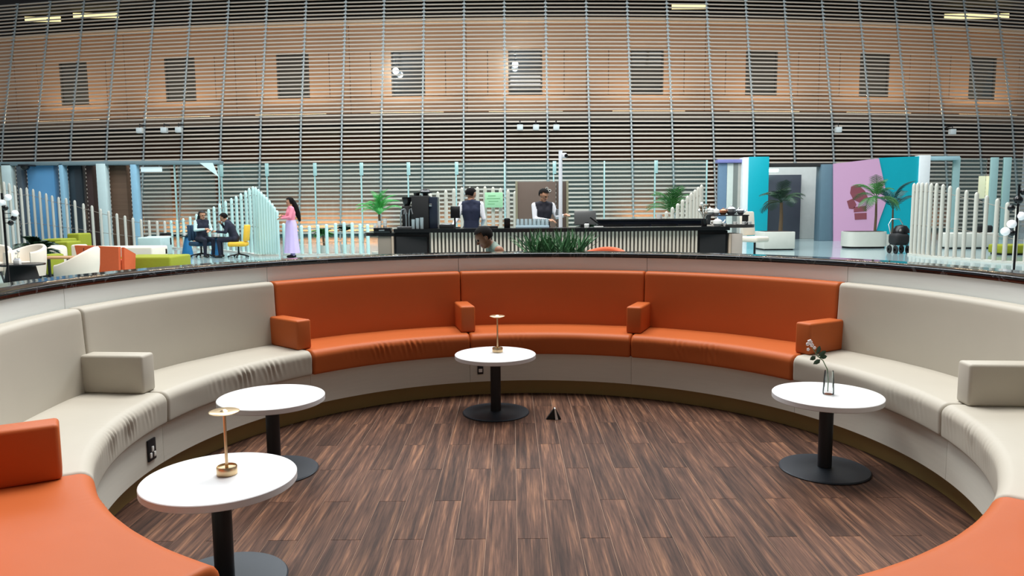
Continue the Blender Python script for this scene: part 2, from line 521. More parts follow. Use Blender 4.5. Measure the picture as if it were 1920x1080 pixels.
SEC = [
 ('orange', 'orange leather bench section nearest the camera on the left, cut by the frame', 0.75, 0.10, 0.003),
 ('beige', 'beige leather bench section at the left frame edge, next to the near-left orange section', 0.60, 0.22, 0.009),
 ('beige', 'beige leather bench section on the left, touching the three orange sections', 0.62, 0.20, 0.009),
 ('orange', 'left one of the three orange leather bench sections at the far side', 0.55, 0.20, 0.010),
 ('orange', 'middle one of the three orange leather bench sections, behind the small table with lamp', 0.30, 0.14, 0.0035),
 ('orange', 'right one of the three orange leather bench sections at the far side', 0.40, 0.22, 0.007),
 ('beige', 'beige leather bench section on the right, behind the table with the flower vase', 0.75, 0.15, 0.003),
 ('beige', 'beige leather bench section at the right frame edge, next to the near-right orange section', 0.30, 0.22, 0.0075),
 ('orange', 'orange leather bench section in the bottom right corner, cut by the frame', 0.30, 0.15, 0.003),
]
ARMS = {0: [-121], 2: [-85], 3: [-49], 4: [-13], 5: [23, 59], 7: [95], 8: [131]}
for k, (colr, lab, wc, ww, wa) in enumerate(SEC):
    a0, a1 = SEAMS[k], SEAMS[k + 1]
    mt = M_ORANGE if colr == 'orange' else M_BEIGE
    t = thing('bench_section', lab, 'bench', ring((a0 + a1) / 2, 2.4, 0), group='curved bench sections round the pit')
    s0, s1 = SEAT_END.get(k, a0), (SEAT_END[9] if k == 8 else a1)
    add('seat', sweep(seat_loop, s0 + 0.05, s1 - 0.05, 210, 0.022, wrinkles(k + 1, wc, ww, wa, 30)), mt, t, world=True, sharp=60)
    add('backrest', sweep(back_loop, a0 + 0.05, a1 - 0.05, 60, 0.018), mt, t, world=True, sharp=60)
    pl = add('plinth', sweep(plinth_loop, s0 + 0.03, s1 - 0.03, 60), M_PLINTH, t, world=True)
    pl['label'] = 'taupe laminate plinth panel'
    for a in ARMS.get(k, []):
        B = BM(); rm = (2.275 + 2.66) / 2
        B.box(ring(a, rm, 0.662), (0.128, 0.385, 0.226), 0.017, -R_(a), 3)
        add('armrest', B, mt, t, world=True, sharp=60)
    if k in (1, 4):
        ap = -88.5 if k == 1 else -10.7
        zc = 0.245 if k == 1 else 0.238
        B = BM(); B.box(ring(ap, 2.209, zc), (0.085 if k == 1 else 0.05, 0.012, 0.125 if k == 1 else 0.09), 0.004, -R_(ap))
        so = add('power_socket', B, M_BLACKMETAL, t, world=True)
        so['label'] = 'dark power outlet plate'
        B = BM()
        for q in ((-0.022, -0.028), (0.02, -0.03), (0.0, 0.005)) if k == 1 else ((0, -0.012),):
            c = ring(ap, 2.201, zc + q[1]); tn = Vector((math.cos(R_(ap)), -math.sin(R_(ap)), 0))
            B.box(c + tn * q[0], (0.02 if k == 1 else 0.032, 0.008, 0.03), 0.003, -R_(ap))
        si = add('socket_insert', B, M_CERAMIC, so)
        si.data.transform(rootM(t).inverted())

# ================================================================== tables in the pit
TABLES = [((-0.135, 5.69), 'round white pedestal table at the far side, holding the small brass lamp', ),
          ((1.906, 4.366), 'round white pedestal table on the right, holding the glass flower vase'),
          ((-1.477, 4.411), 'empty round white pedestal table on the left, behind the nearest table'),
          ((-1.256, 3.046), 'nearest round white pedestal table, holding the larger looking brass lamp')]
HT = 0.473
def table(xy, lab):
    t = thing('pedestal_table', lab, 'table', (xy[0], xy[1], 0), group='round pedestal tables in the pit')
    B = BM(); B.lathe([(0, HT - .034), (.312, HT - .034), (.3176, HT - .030), (.3176, HT - .003), (.3146, HT), (0, HT)], seg=72)
    add('table_top', B, M_WHITE, t)
    B = BM(); B.lathe([(0, HT - .046), (.14, HT - .046), (.14, HT - .0345), (0, HT - .0345)], seg=32)
    add('mounting_plate', B, M_BLACKMETAL, t)
    B = BM(); B.lathe([(0, .021), (.041, .021), (.041, HT - .0465), (0, HT - .0465)], seg=28)
    add('column', B, M_BLACKMETAL, t)
    B = BM(); B.lathe([(0, 0.0005), (.263, 0.0005), (.264, .006), (.258, .012), (.06, .0195), (0, .0205)], seg=72)
    add('base', B, M_BASEMETAL, t)
    return t
for xy, lab in TABLES: table(xy, lab)

def brass_lamp(p, h, rb, rh, lab):
    t = thing('table_lamp', lab, 'lamp', p, group='brass table lamps')
    B = BM(); B.lathe([(0, 0.001), (rb * .96, 0.001), (rb, .004), (rb, .034), (rb * .93, .038), (rb * .93, .031), (rb * .2, .029), (0, .029)], seg=36)
    add('base', B, M_BRASS, t)
    B = BM(); B.lathe([(0, .0295), (.0075, .0295), (.0065, .06), (.0065, h - .012), (0, h - .012)], seg=14)
    add('stem', B, M_BRASS, t)
    B = BM(); B.lathe([(0, h - .0115), (rh * .5, h - .011), (rh * .97, h - .002), (rh, h + .002), (rh * .9, h + .005), (rh * .28, h + .003), (.008, h + .011), (0, h + .012)], seg=40)
    add('lamp_shade', B, M_BRASS, t)
p = onz(426, 889, HT); q = W(424, 772, p.y)
brass_lamp((p.x, p.y, HT), q.z - HT, 0.043, 0.063, 'brass mushroom lamp on the nearest table at lower left')
p = onz(933, 660, HT); q = W(933, 593, p.y)
brass_lamp((p.x, p.y, HT), q.z - HT, 0.042, 0.060, 'brass mushroom lamp on the far table in front of the orange bench')

# vase with a flower
p = onz(1553, 739, HT)
t = thing('flower_vase', 'clear glass vase with a white flower sprig on the right table', 'vase', (p.x, p.y, HT))
B = BM(); B.lathe([(0, .001), (.032, .001), (.034, .01), (.030, .09), (.026, .145), (.0235, .145), (.0275, .09), (.031, .016), (0, .014)], seg=28)
add('glass', B, M_VASE, t)
fy = p.y
def rel(px, py): return W(px, py, fy) - Vector((p.x, p.y, HT))
B = BM(); B.tube([rel(1552, 734), rel(1553, 712), rel(1551, 692), rel(1543, 676), rel(1533, 668), rel(1527, 658), rel(1521, 648), rel(1516, 640)], [.003] * 5 + [.0025, .002, .002], 6)
add('stem', B, pm('stem_green', (96, 120, 84), 0.6), t)
def leaf_shape(B, base, tip, wd, nrm):
    base, tip = Vector(base), Vector(tip); d = tip - base
    s = d.cross(Vector(nrm)).normalized() * wd
    up = Vector(nrm).normalized() * wd * .3
    th = Vector(nrm).normalized() * .0012
    pts = [base, base + d * .35 + s * .8 + up, base + d * .7 + s * .7 + up * .6, tip, base + d * .7 - s * .7 + up * .6, base + d * .35 - s * .8 + up]
    mid = [base + d * .35, base + d * .7]
    for off in (th, -th):
        v = [B.b.verts.new(q + off) for q in pts]; m1, m2 = (B.b.verts.new(q + off) for q in mid)
        for f in ((v[0], v[1], m1), (v[1], v[2], m2, m1), (v[2], v[3], m2), (v[0], m1, v[5]), (m1, m2, v[4], v[5]), (m2, v[3], v[4])):
            B.b.faces.new(f)
for a, c in (((1534, 668), (1548, 657)), ((1536, 670), (1551, 668)), ((1531, 664), (1537, 648)), ((1538, 674), (1525, 683)), ((1529, 668), (1519, 675))):
    B = BM(); leaf_shape(B, rel(*a), rel(*c) + Vector((0, rnd.uniform(-.01, .01), 0)), .017, (0.2, -1, 0.25))
    add('leaf', B, M_LEAF_D, t, sharp=80)
for q, r in (((1518, 641), .013), ((1522, 647), .010), ((1514, 645), .009), ((1515, 655), .008), ((1527, 652), .008)):
    B = BM(); c = rel(*q)
    for k in range(5):
        a = k * 1.257
        B.ball(c + Vector((math.cos(a) * r * .7, -.003, math.sin(a) * r * .7)), r * .55, 8, 6)
    add('blossom', B, pm('blossom', (246, 238, 238), 0.6), t)

# small folded card left on the floor
p = onz(1038, 786, 0)
t = thing('folded_card', 'small black and silver folded card standing on the plank floor', 'card', (p.x, p.y, 0))
B = BM(); B.prism([(-.058, .02, .0008), (.012, .02, .0008), (.004, .02, .088)], (0, -.03, 0)); add('dark_leaf', B, M_BLACKMATT, t)
B = BM(); B.prism([(.0045, -.024, .088), (.013, -.024, .0008), (.034, -.024, .0008), (.013, -.024, .088)], (0, .04, 0)); add('silver_leaf', B, M_CERAMIC, t)
B = BM(); B.prism([(.0135, .018, .088), (.0345, .018, .0008), (.058, .018, .0008)], (0, -.03, 0)); add('back_leaf', B, M_BLACKMATT, t)

# ================================================================== STRUCTURE beyond: gallery wall, slab, dark hall
def arcY(X): return 0.0045 * X * X
M_GALLERY = pm('gallery_wood', (168, 136, 110), 0.55, var=0.10, scale=1.2, stretch=(1, 1, 5))
M_DARKWALL = pm('dark_hall_wall', (46, 40, 38), 0.7, var=0.15, scale=0.6)
M_WARMWALL = pm('warm_hall_wall', (84, 56, 36), 0.6, var=0.15, scale=0.8, stretch=(1, 1, 4))
M_FRAME = pm('window_frame', (60, 58, 56), 0.5)
M_CORNICE = pm('cornice', (206, 184, 160), 0.5, var=0.04)
M_CEIL = pm('dark_ceiling', (38, 36, 36), 0.8, var=0.1)
def winpane():
    m = pm('window_pane', (40, 48, 54), 0.06, var=0.25, scale=0.4, coat=0.5)
    return m
M_PANE = winpane()
YG = 36.2
zs = W(960, 215, YG).z; zc = W(960, 44, YG).z; zw0 = W(960, 178, YG).z; zw1 = W(960, 92, YG).z
wxs = [-285, -74, 137, 337, 549, 765, 985, 1213, 1428, 1640, 1843, 2055, 2265]
cen = []
for px in wxs:
    X = W(px, 135, YG).x
    for _ in range(4): X = W(px, 135, YG + arcY(X)).x
    cen.append(X)
gw = thing('wall_gallery', 'tan wood panel wall of the upper gallery behind the louvre screen', 'wall', (0, YG, zs), kind='structure')
TEXTW = ['at the far left frame edge', 'second from the left', 'third from the left', 'with a bright reflection left of centre', 'with a bright reflection near the centre', 'just right of centre', 'third from the right', 'second from the right', 'at the far right']
nwin = 0
for k, X in enumerate(cen):
    xl = (cen[k - 1] + X) / 2 if k else X - 2.4
    xr = (cen[k + 1] + X) / 2 if k < len(cen) - 1 else X + 2.4
    Yc = YG + arcY(X); sl = math.atan(0.009 * X)
    wl, wr_ = (X - xl) / math.cos(sl), (xr - X) / math.cos(sl)
    hw = 0.80
    fr = Matrix.Translation((X, Yc, 0)) @ Matrix.Rotation(sl, 4, 'Z')
    def pbox(u0, u1, z0, z1, d0=0.0, d1=0.12):
        B = BM(); B.quadbox(fr @ Matrix.Translation(((u0 + u1) / 2, (d0 + d1) / 2, (z0 + z1) / 2)) @ Matrix.Diagonal((u1 - u0, d1 - d0, z1 - z0, 1)), 0.008, 1)
        return B
    g = 0.012
    add('wood_panel', pbox(-wl + g, wr_ - g, zs, zw0 - g), M_GALLERY, gw, world=True)
    add('wood_panel', pbox(-wl + g, wr_ - g, zw1 + g, zc), M_GALLERY, gw, world=True)
    for u0, u1 in ((-wl + g, -wl * .5 - hw * .5 - g), (-wl * .5 - hw * .5 + g, -hw - g), (hw + g, wr_ * .5 + hw * .5 - g), (wr_ * .5 + hw * .5 + g, wr_ - g)):
        add('wood_panel', pbox(u0, u1, zw0 + g, zw1 - g), M_GALLERY, gw, world=True)
    add('backing', pbox(-wl, wr_, zs - .1, zc + .05, 0.13, 0.2), M_DARKWALL, gw, world=True)
    if 2 <= k <= 10:
        nwin += 1
        t = thing('window_%d' % nwin, 'tall dark gallery window ' + TEXTW[nwin - 1] + ' of the upper row', 'window', (X, Yc, zw0), kind='structure')
    else:
        t = gw
    add('window_pane' if t is gw else 'pane', pbox(-hw + .06, hw - .06, zw0 + .06, zw1 - .06, 0.07, 0.10), M_PANE, t, world=True)
    B = pbox(-hw, -hw + .06, zw0, zw1, 0.0, .11)
    for u0, u1, a, c in ((hw - .06, hw, zw0, zw1), (-hw + .06, hw - .06, zw0, zw0 + .06), (-hw + .06, hw - .06, zw1 - .06, zw1)):
        B.quadbox(fr @ Matrix.Translation(((u0 + u1) / 2, .055, (a + c) / 2)) @ Matrix.Diagonal((u1 - u0, .11, c - a, 1)))
    add('window_frame', B, M_FRAME, t, world=True)
    if k in (5, 6):      # added glowing globes stand in for lamp reflections in these two panes
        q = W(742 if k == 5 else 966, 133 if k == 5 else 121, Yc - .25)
        lp_ = thing('reflection_globe', 'added glowing globe imitating a lamp reflection at the %s of the two lit gallery windows' % ('left' if k == 5 else 'right'), 'lamp', q)
        B = BM(); B.ball((0, 0, 0), 0.15); add('globe', B, pm('reflection_globe_glow', (225, 245, 255), 0.3, emit=6.0, var=0.01), lp_)
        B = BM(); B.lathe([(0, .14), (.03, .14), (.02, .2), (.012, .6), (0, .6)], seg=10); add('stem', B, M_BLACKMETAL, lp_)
        pl_ = bpy.data.lights.new('reflection_globe_light', 'POINT'); pl_.energy = 45; pl_.color = (.75, .93, 1); pl_.shadow_soft_size = .15
        po = bpy.data.objects.new('reflection_globe_light', pl_); COL.objects.link(po); po.parent = lp_; po.location = (0, -.3, 0)
XS = [-30 + 60 * i / 40 for i in range(41)]
def arcbox(y0, y1, z0, z1, xs=XS, f=arcY):
    """a long box following the curve of the facade"""
    B = BM(); b = B.b; rg = []
    for X in xs:
        Y = f(X)
        rg.append([b.verts.new((X, Y + y, z)) for y, z in ((y0, z0), (y1, z0), (y1, z1), (y0, z1))])
    for A, C in zip(rg, rg[1:]):
        for i in range(4): b.faces.new((A[i], A[(i + 1) % 4], C[(i + 1) % 4], C[i]))
    b.faces.new(rg[0][::-1]); b.faces.new(rg[-1])
    return B
single('trim_1', arcbox(YG - 1.3, YG + 3.6, zs - .42, zs - .02), pm('slab_edge', (92, 84, 78), 0.6), 'dark floor slab edge between lower hall and upper gallery', 'trim', (0, YG, zs), kind='structure')
single('trim_2', arcbox(YG - .35, YG + .2, zc + .02, zc + .20), M_CORNICE, 'pale cornice line above the gallery windows', 'trim', (0, YG, zc), kind='structure')
single('wall_top', arcbox(YG + 2.4, YG + 2.6, zc - .1, zc + 4.4), M_DARKWALL, 'dark wall above the gallery cornice', 'wall', (0, YG + 2.5, zc), kind='structure')
single('ceiling_top', arcbox(YG - .2, YG + 2.4, zc + 1.55, zc + 1.75), M_CEIL, 'dark ceiling above the gallery cornice', 'ceiling', (0, YG + 1, zc + 1.6), kind='structure')
single('wall_hall', arcbox(YG + 3.4, YG + 3.6, ZF, zs - .42), M_WARMWALL, 'brown back wall of the dark hall behind the lower louvres', 'wall', (0, YG + 3.5, ZF), kind='structure')
single('ceiling_hall', arcbox(YG - 1.0, YG + 3.4, zs - .62, zs - .43), M_CEIL, 'dark ceiling of the hall behind the lower louvres', 'ceiling', (0, YG + 1.5, zs - .6), kind='structure')
# warm cove lights at the foot of the gallery wall
M_COVE = pm('cove_tube', (255, 226, 180), 0.4, emit=3.0, var=0.01)
for k in range(1, 12):
    X = cen[k]; Yc = YG + arcY(X) - .62; sl = math.atan(.009 * X)
    t = thing('cove_light', 'warm strip light ' + ('beyond the left frame edge' if k == 1 else 'beyond the right frame edge' if k == 11 else 'below the gallery window ' + TEXTW[k - 2]), 'light', (X, Yc, zs), sl, 'strip lights along the gallery wall')
    B = BM(); B.box((0, 0, .03), (3.6, .10, .05), .008); add('housing', B, M_SILVER, t)
    B = BM(); B.box((0, .0, .065), (3.5, .05, .018)); add('tube', B, M_COVE, t)
    area('cove_light_lamp', (0, 0.05, .12), (3.6, .12), 115, (1, .78, .52), (R_(180 + 38), 0, 0), t)
# warm ceiling panels of the top floor seen between the louvres
for px0, px1, py in ((-20, 52, 10), (92, 182, 9), (1262, 1328, 9), (1830, 1960, 4)):
    a = W(px0, py, YG + 1.2); c = W(px1, py, YG + 1.2); mid = (a + c) / 2; mid.y += arcY(mid.x)
    wd_ = (c - a).x
    t = thing('ceiling_light', 'warm yellow glowing ceiling panel above the gallery, %s' % ('at the far left corner' if px0 < 0 else 'right of the top left corner' if px0 < 200 else 'right of the centre' if px0 < 1500 else 'in the top right corner'), 'light', (mid.x, mid.y, mid.z - .12))
    B = BM(); B.box((0, 0, .12), (wd_ + .1, .12, .34), .01); add('housing', B, M_FRAME, t)
    B = BM(); B.box((0, -.07, .12), (wd_, .02, .26)); add('diffuser', B, pm('warm_diffuser', (255, 228, 160), 0.5, emit=1.3, var=.1, scale=3), t)
# hall lamps behind the lower louvres: wall washers
for i, (px, pw, wl_) in enumerate(((290, 100, 2.0), (610, 360, 5.5), (870, 140, 3.5), (1215, 180, 2.0), (1800, 60, 2))):
    q = W(px, 400, YG + 2.5); q.y += arcY(q.x)
    t = thing('wall_washer', 'floor uplight washing the brown hall wall behind the louvres, %s' % ('far left', 'left of the palm', 'behind the coffee machine', 'right of the bar', 'far right')[i], 'light', (q.x, q.y, ZF))
    B = BM(); B.box((0, -.06, .11), (wl_ + .1, .08, .22), .01); add('housing', B, M_BLACKMETAL, t)
    B = BM(); B.box((0, -.01, .16), (wl_, .016, .05)); add('lens', B, M_COVE, t)
    area('wall_washer_lamp', (0, .05, .22), (wl_, .14), pw, (1, .70, .36), (R_(90 + 14), 0, 0), t)

# ================================================================== the louvre screen
YS = 33.0
def prof(z):                       # the screen leans back as it rises
    return 0.20 * (z - 3.9) if z < 5.7 else 0.36 + 0.285 * (z - 5.7)
M_SLAT = pm('louvre_slat', (196, 184, 170), 0.45, var=0.08, scale=0.6, metal=0.0)
M_HANG = pm('louvre_hanger', (170, 176, 176), 0.4, 0.3, var=0.1)
scr = thing('louvre_screen', 'huge leaning screen of horizontal metal louvres hung on cables across the back', 'screen', (0, YS, ZF))
zrows = []
z = 0.62
while z < 11.9:
    zrows.append(z)
    z += 0.19 / math.sqrt(1 + (0.2 if z < 5.7 else 0.285) ** 2)
XSS = [-27 + 54 * i / 36 for i in range(37)]
for z in zrows:
    o = prof(z)
    tilt = 0.2 if z < 5.7 else 0.285
    h, d = 0.064, 0.11
    B = BM(); b = B.b; rg = []
    for X in XSS:
        Y = YS + arcY(X) + o
        rg.append([b.verts.new((X, Y + y, z + zz)) for y, zz in ((-d / 2, -h / 2), (d / 2, -h / 2 + .02), (d / 2, h / 2 + .02), (-d / 2 + .02, h / 2))])
    for A, C in zip(rg, rg[1:]):
        for i in range(4): b.faces.new((A[i], A[(i + 1) % 4], C[(i + 1) % 4], C[i]))
    b.faces.new(rg[0][::-1]); b.faces.new(rg[-1])
    add('slat', B, M_SLAT, scr, world=True)
hx = [W(px, 260, YS).x for px in (637, 713, 791, 869, 947, 1027, 1106, 1186, 1264)]
step = 1.895
hl = [hx[0] - step * .985 * k for k in range(1, 11)]; hr = [hx[-1] + step * .985 * k for k in range(1, 11)]
for X in sorted(hl + hx + hr):
    B = BM()
    pts = [(X, YS + arcY(X) + prof(z) - .05, z) for z in (0.35, 2, 3.9, 5.7, 8.5, 11.9)]
    b = B.b; rg = []
    for p in pts:
        rg.append([b.verts.new((p[0] + sx * .028, p[1] + sy * .02, p[2])) for sx, sy in ((-1, -1), (1, -1), (1, 1), (-1, 1))])
    for A, C in zip(rg, rg[1:]):
        for i in range(4): b.faces.new((A[i], A[(i + 1) % 4], C[(i + 1) % 4], C[i]))
    b.faces.new(rg[0][::-1]); b.faces.new(rg[-1])
    for z in zrows:
        B.box((X, YS + arcY(X) + prof(z) - .075, z), (.15, .06, .07))
    add('hanger', B, M_HANG, scr, world=True)
# small fixtures under the slab
for i, px in enumerate((235, 286, 316, 975, 1005, 1043, 1590, 1833)):
    q = W(px, 239, YS - .5); q.y += arcY(q.x)
    t = thing('spot_fixture', 'small pale box spotlight hung in front of the louvres, %s from the left' % ('first', 'second', 'third', 'fourth', 'fifth', 'sixth', 'seventh', 'eighth')[i], 'light', (q.x, q.y, q.z), group='box spotlights in front of the louvres')
    B = BM(); B.box((0, 0, 0), (.26, .22, .24), .02); add('housing', B, pm('fixture', (214, 222, 222), .5), t)
    B = BM(); B.lathe([(0, .12), (.02, .12), (.02, .30), (0, .30)], seg=8); add('rod', B, M_BLACKMETAL, t)
    B = BM(); B.box((0, .26, .26), (.05, .5, .05)); add('bracket', B, M_BLACKMETAL, t)

# ================================================================== glass partition in front of the louvres
YGL = 29.5
gp = thing('glass_partition', 'row of tall clear glass panes with slim posts in front of the louvres', 'glass wall', (0, YGL, ZF))
fpx = [415, 500, 590, 677, 765, 855, 946, 1038, 1133, 1228, 1325]
ztop = W(960, 303, YGL).z
M_FIN = pm('aqua_post', (176, 214, 212), 0.3, 0.2, var=0.05)
for i, px in enumerate(fpx):
    X = W(px, 320, YGL).x
    B = BM(); B.box((X, YGL, (ZF + ztop) / 2), (.055, .09, ztop - ZF), .008)
    po = add('post', B, M_FIN, gp, world=True)
    if i % 2 == 1 or i < 6:
        B = BM(); B.box((X + .03, YGL - .07, ztop - .25), (.14, .04, .5), .008); add('clamp', B, M_FIN, po); po.children[0].data.transform(rootM(gp).inverted())
    if i < len(fpx) - 1:
        X2 = W(fpx[i + 1], 320, YGL).x
        B = BM(); B.box(((X + X2) / 2, YGL, (ZF + ztop) / 2), (X2 - X - .07, .014, ztop - ZF - .02)); add('pane', B, M_GLASS, gp, world=True)

# ================================================================== picket fences
PR = 0.045
def post_mesh(name, r=PR):
    B = BM(); B.lathe([(0, 0), (r, 0), (r, .94), (r * .92, .97), (r * .6, .99), (0, 1.0)], seg=10)
    return B.mesh(name)
POSTM = post_mesh('post'); POSTM.materials.append(M_POST)
M_AQUAPOST = pm('aqua_lit_post', (192, 226, 222), 0.4, var=0.04)  # teal light on these fences is put into the post colour
def fence(lab, posts, rails=((.62,), (.3,)), mat=None, wd=1.0, name='picket_fence'):
    """posts: (px, ytop, ybase) - base on the hall floor"""
    base = [onz(px, yb) for px, yt, yb in posts]
    c = base[len(base) // 2]
    t = thing(name, lab, 'fence', c)
    tops = []
    me = POSTM
    if mat is not None:
        me = POSTM.copy(); me.materials.clear(); me.materials.append(mat)
    for (px, yt, yb), p in zip(posts, base):
        zt = W(px, yt, p.y).z
        x = W(px, (yt + yb) / 2, p.y).x
        o = add('post', me, M_POST, t)
        o.location = Vector((x, p.y, ZF)) - c; o.scale = (wd, wd, zt - ZF)
        tops.append(Vector((x, p.y, zt)))
    for fr in (0.88, 0.42):
        B = BM(); B.tube([Vector((q.x, q.y + .0, ZF + (q.z - ZF) * fr)) for q in tops], .008, 6)
        add('rail', B, M_GREYTAUPE, t, world=True)
    B = BM()
    n = len(tops)
    for A, C in zip(tops, tops[1:]):
        d = C - A; d.z = 0
        B.box(((A.x + C.x) / 2, (A.y + C.y) / 2, ZF + .025), (d.length + .05, .16, .05), 0, math.atan2(d.y, d.x))
    add('base_rail', B, M_STONE, t, world=True)
    return t
fence('tall pale picket fence on the far left, its posts falling in height to the right',
      [(2, 338, 474), (12, 340, 473), (22, 343, 472), (32, 347, 471), (43, 352, 470), (54, 351, 466), (66, 354, 465), (78, 358, 465), (90, 362, 465), (101, 366, 465), (113, 369, 466),
       (127, 371, 467), (143, 375, 468), (159, 381, 468), (175, 385, 469), (191, 391, 469), (206, 395, 469), (221, 400, 469), (236, 404, 469), (251, 408, 469), (266, 411, 469), (281, 413, 469), (296, 414, 469), (310, 414, 469)])
fence('aqua-lit picket fence rising to a peak left of the standing woman',
      [(322, 413, 466), (333, 412, 467), (345, 409, 467), (358, 406, 468), (370, 401, 468), (382, 396, 469), (393, 392, 469), (403, 387, 470), (414, 381, 471), (425, 376, 472), (436, 371, 473), (445, 367, 474), (454, 362, 475), (463, 357, 476), (470, 352, 477),
       (477, 349, 479), (482, 350, 479.5), (487, 354, 480), (492, 359, 480), (497, 364, 480), (502, 369, 480), (507, 375, 480), (512, 381, 480), (516, 387, 480), (521, 394, 480)], mat=M_AQUAPOST, wd=1.05)
fence('low aqua-lit picket fence between the standing woman and the bar',
      [(533, 418, 479), (550, 421, 479), (566, 422, 479), (581, 423, 479), (597, 421, 479), (613, 420, 479), (630, 418, 479), (646, 416, 479), (661, 417, 479), (676, 419, 479), (690, 420, 479)], mat=M_AQUAPOST, wd=1.1)
fence('pale picket fence standing behind the bar, holding the green notice board',
      [(808, 362, 490), (822, 359, 490), (837, 356, 490), (852, 353, 491), (867, 351, 491), (882, 350, 491), (896, 350, 491), (910, 349, 491), (925, 350, 491), (939, 352, 491), (953, 355, 491), (966, 358, 491)])
fence('pale picket fence behind the right end of the bar, rising to the right',
      [(1238, 402, 489), (1249, 396, 490), (1260, 388, 491), (1270, 381, 492), (1279, 374, 493), (1288, 367, 494), (1295, 361, 495), (1302, 355, 496), (1308, 350, 497), (1314, 346, 498)])
fence('pale picket fence on the right, beside the teal portal',
      [(1711, 343, 478), (1718, 342, 479), (1726, 342, 480), (1734, 342, 481), (1743, 343, 482), (1753, 343, 483), (1765, 345, 484), (1778, 348, 485), (1793, 351, 486), (1809, 356, 487), (1828, 360, 489), (1847, 366, 490), (1867, 372, 492), (1886, 379, 493), (1905, 386, 494), (1925, 392, 495)], wd=1.05)
# green notice board on the fence behind the bar
q = onz(925, 491); YB_ = q.y - .13
a = W(909, 361, YB_); c = W(943, 389, YB_)
t = thing('notice_board', 'pale green notice board hung on the fence behind the bar', 'board', (a.x, YB_, c.z))
B = BM(); B.box(((c.x - a.x) / 2, 0, (a.z - c.z) / 2), (c.x - a.x, .03, a.z - c.z), .006); add('board', B, pm('mint_print', (170, 226, 180), .5, var=.12, scale=9, stretch=(1, 1, 4)), t)
B = BM()
for k, (u0, u1) in enumerate(((.18, .6), (.12, .85), (.2, .75), (.15, .55))):
    B.box(((c.x - a.x) * (u0 + u1) / 2, -.017, (a.z - c.z) * (.78 - .18 * k)), ((c.x - a.x) * (u1 - u0), .004, .016))
add('print_line', B, pm('print_green', (120, 180, 130), .6), t)

# ================================================================== teal portal on the right
YP = 28.2
pt = thing('wall_portal', 'teal entrance portal with a pink printed panel and grey doorway', 'wall', (W(1560, 450, YP).x, YP, ZF), kind='structure')
def pxslab(x0, y0, x1, y1, Y, depth, floor=True, bevel=.01):
    a = W(x0, y0, Y); c = W(x1, y1, Y); zb = ZF if floor else c.z
    B = BM(); B.box(((a.x + c.x) / 2, Y + depth / 2, (a.z + zb) / 2), (c.x - a.x, depth, a.z - zb), bevel)
    return B
add('teal_panel', pxslab(1405, 294, 1438, 455, YP, .35), M_TEAL, pt, world=True)
add('white_reveal', pxslab(1394, 295, 1405, 455, YP + .05, .5), pm('plain_white_edge', (236, 240, 240), .5), pt, world=True)  # plain white colour, shared with the right-hand edge
add('header', pxslab(1438, 306, 1562, 312, YP + .2, .3, floor=False), M_CEIL, pt, world=True)
add('lobby_wall', pxslab(1438, 310, 1560, 440, YP + 2.2, .12), pm('lobby_wall_paint', (200, 204, 200), .6), pt, world=True)
add('door_leaf', pxslab(1438, 328, 1499, 445, YP + 1.9, .12), pm('dark_door', (70, 74, 84), .4), pt, world=True)
add('jamb', pxslab(1541, 308, 1563, 455, YP + .1, .5), pm('blue_grey_jamb', (96, 122, 136), .4), pt, world=True)
add('downlight', pxslab(1441, 317, 1460, 322, YP + 1.3, .3, floor=False), pm('downlight', (210, 250, 245), .5, emit=2.0), pt, world=True)
# pink printed panel with slanting edges
pl3 = [W(1563, 307, YP), W(1648, 297, YP), W(1664, 372, YP), W(1650, 410, YP), W(1637, 455, YP), W(1563, 455, YP)]
for q in pl3[-2:]: q.z = ZF
B = BM(); B.prism(pl3, (0, .06, 0)); add('pink_panel', B, M_PINK, pt, world=True)
pl4 = [W(1647, 296, YP + .08), W(1726, 293, YP + .08), W(1726, 455, YP + .08), W(1630, 455, YP + .08), W(1649, 410, YP + .08), W(1662, 372, YP + .08)]
for q in pl4[2:4]: q.z = ZF
B = BM(); B.prism(pl4, (0, .06, 0)); add('teal_print', B, M_TEAL, pt, world=True)
add('white_edge', pxslab(1726, 291, 1737, 455, YP, .4), pm('plain_white_edge', (236, 240, 240), .5), pt, world=True)
M_MURAL = pm('mauve_print', (140, 74, 84), .5, var=.15, scale=3)
for poly in ([(1588, 377), (1600, 372), (1606, 384), (1600, 392), (1592, 391)], [(1596, 350), (1608, 346), (1622, 358), (1628, 372), (1612, 380), (1600, 374), (1594, 362)],
             [(1601, 388), (1624, 386), (1625, 396), (1601, 398)], [(1602, 400), (1625, 399), (1625, 411), (1603, 412)]):
    B = BM(); B.prism([W(x, y, YP - .01) for x, y in poly], (0, .009, 0)); add('printed_shape', B, M_MURAL, pt, world=True)
# glazed block left of the portal
gb = thing('glass_screen', 'blue-white glass fins just left of the teal portal', 'glass wall', (W(1370, 450, YP).x, YP, ZF))
for x0, x1, mm in ((1348, 1361, pm('blue_glass', (110, 136, 160), .15)), (1363, 1372, pm('pale_fin', (206, 214, 206), .3)), (1375, 1381, pm('grey_fin', (120, 126, 122), .3)), (1384, 1393, pm('beige_fin', (178, 176, 168), .3))):
    add('fin', pxslab(x0, 306, x1, 450, YP + .3, .2), mm, gb, world=True)
B = pxslab(1346, 299, 1394, 305, YP + .2, .4, floor=False); add('top_rail', B, pm('violet_rail', (130, 132, 190), .3), gb, world=True)
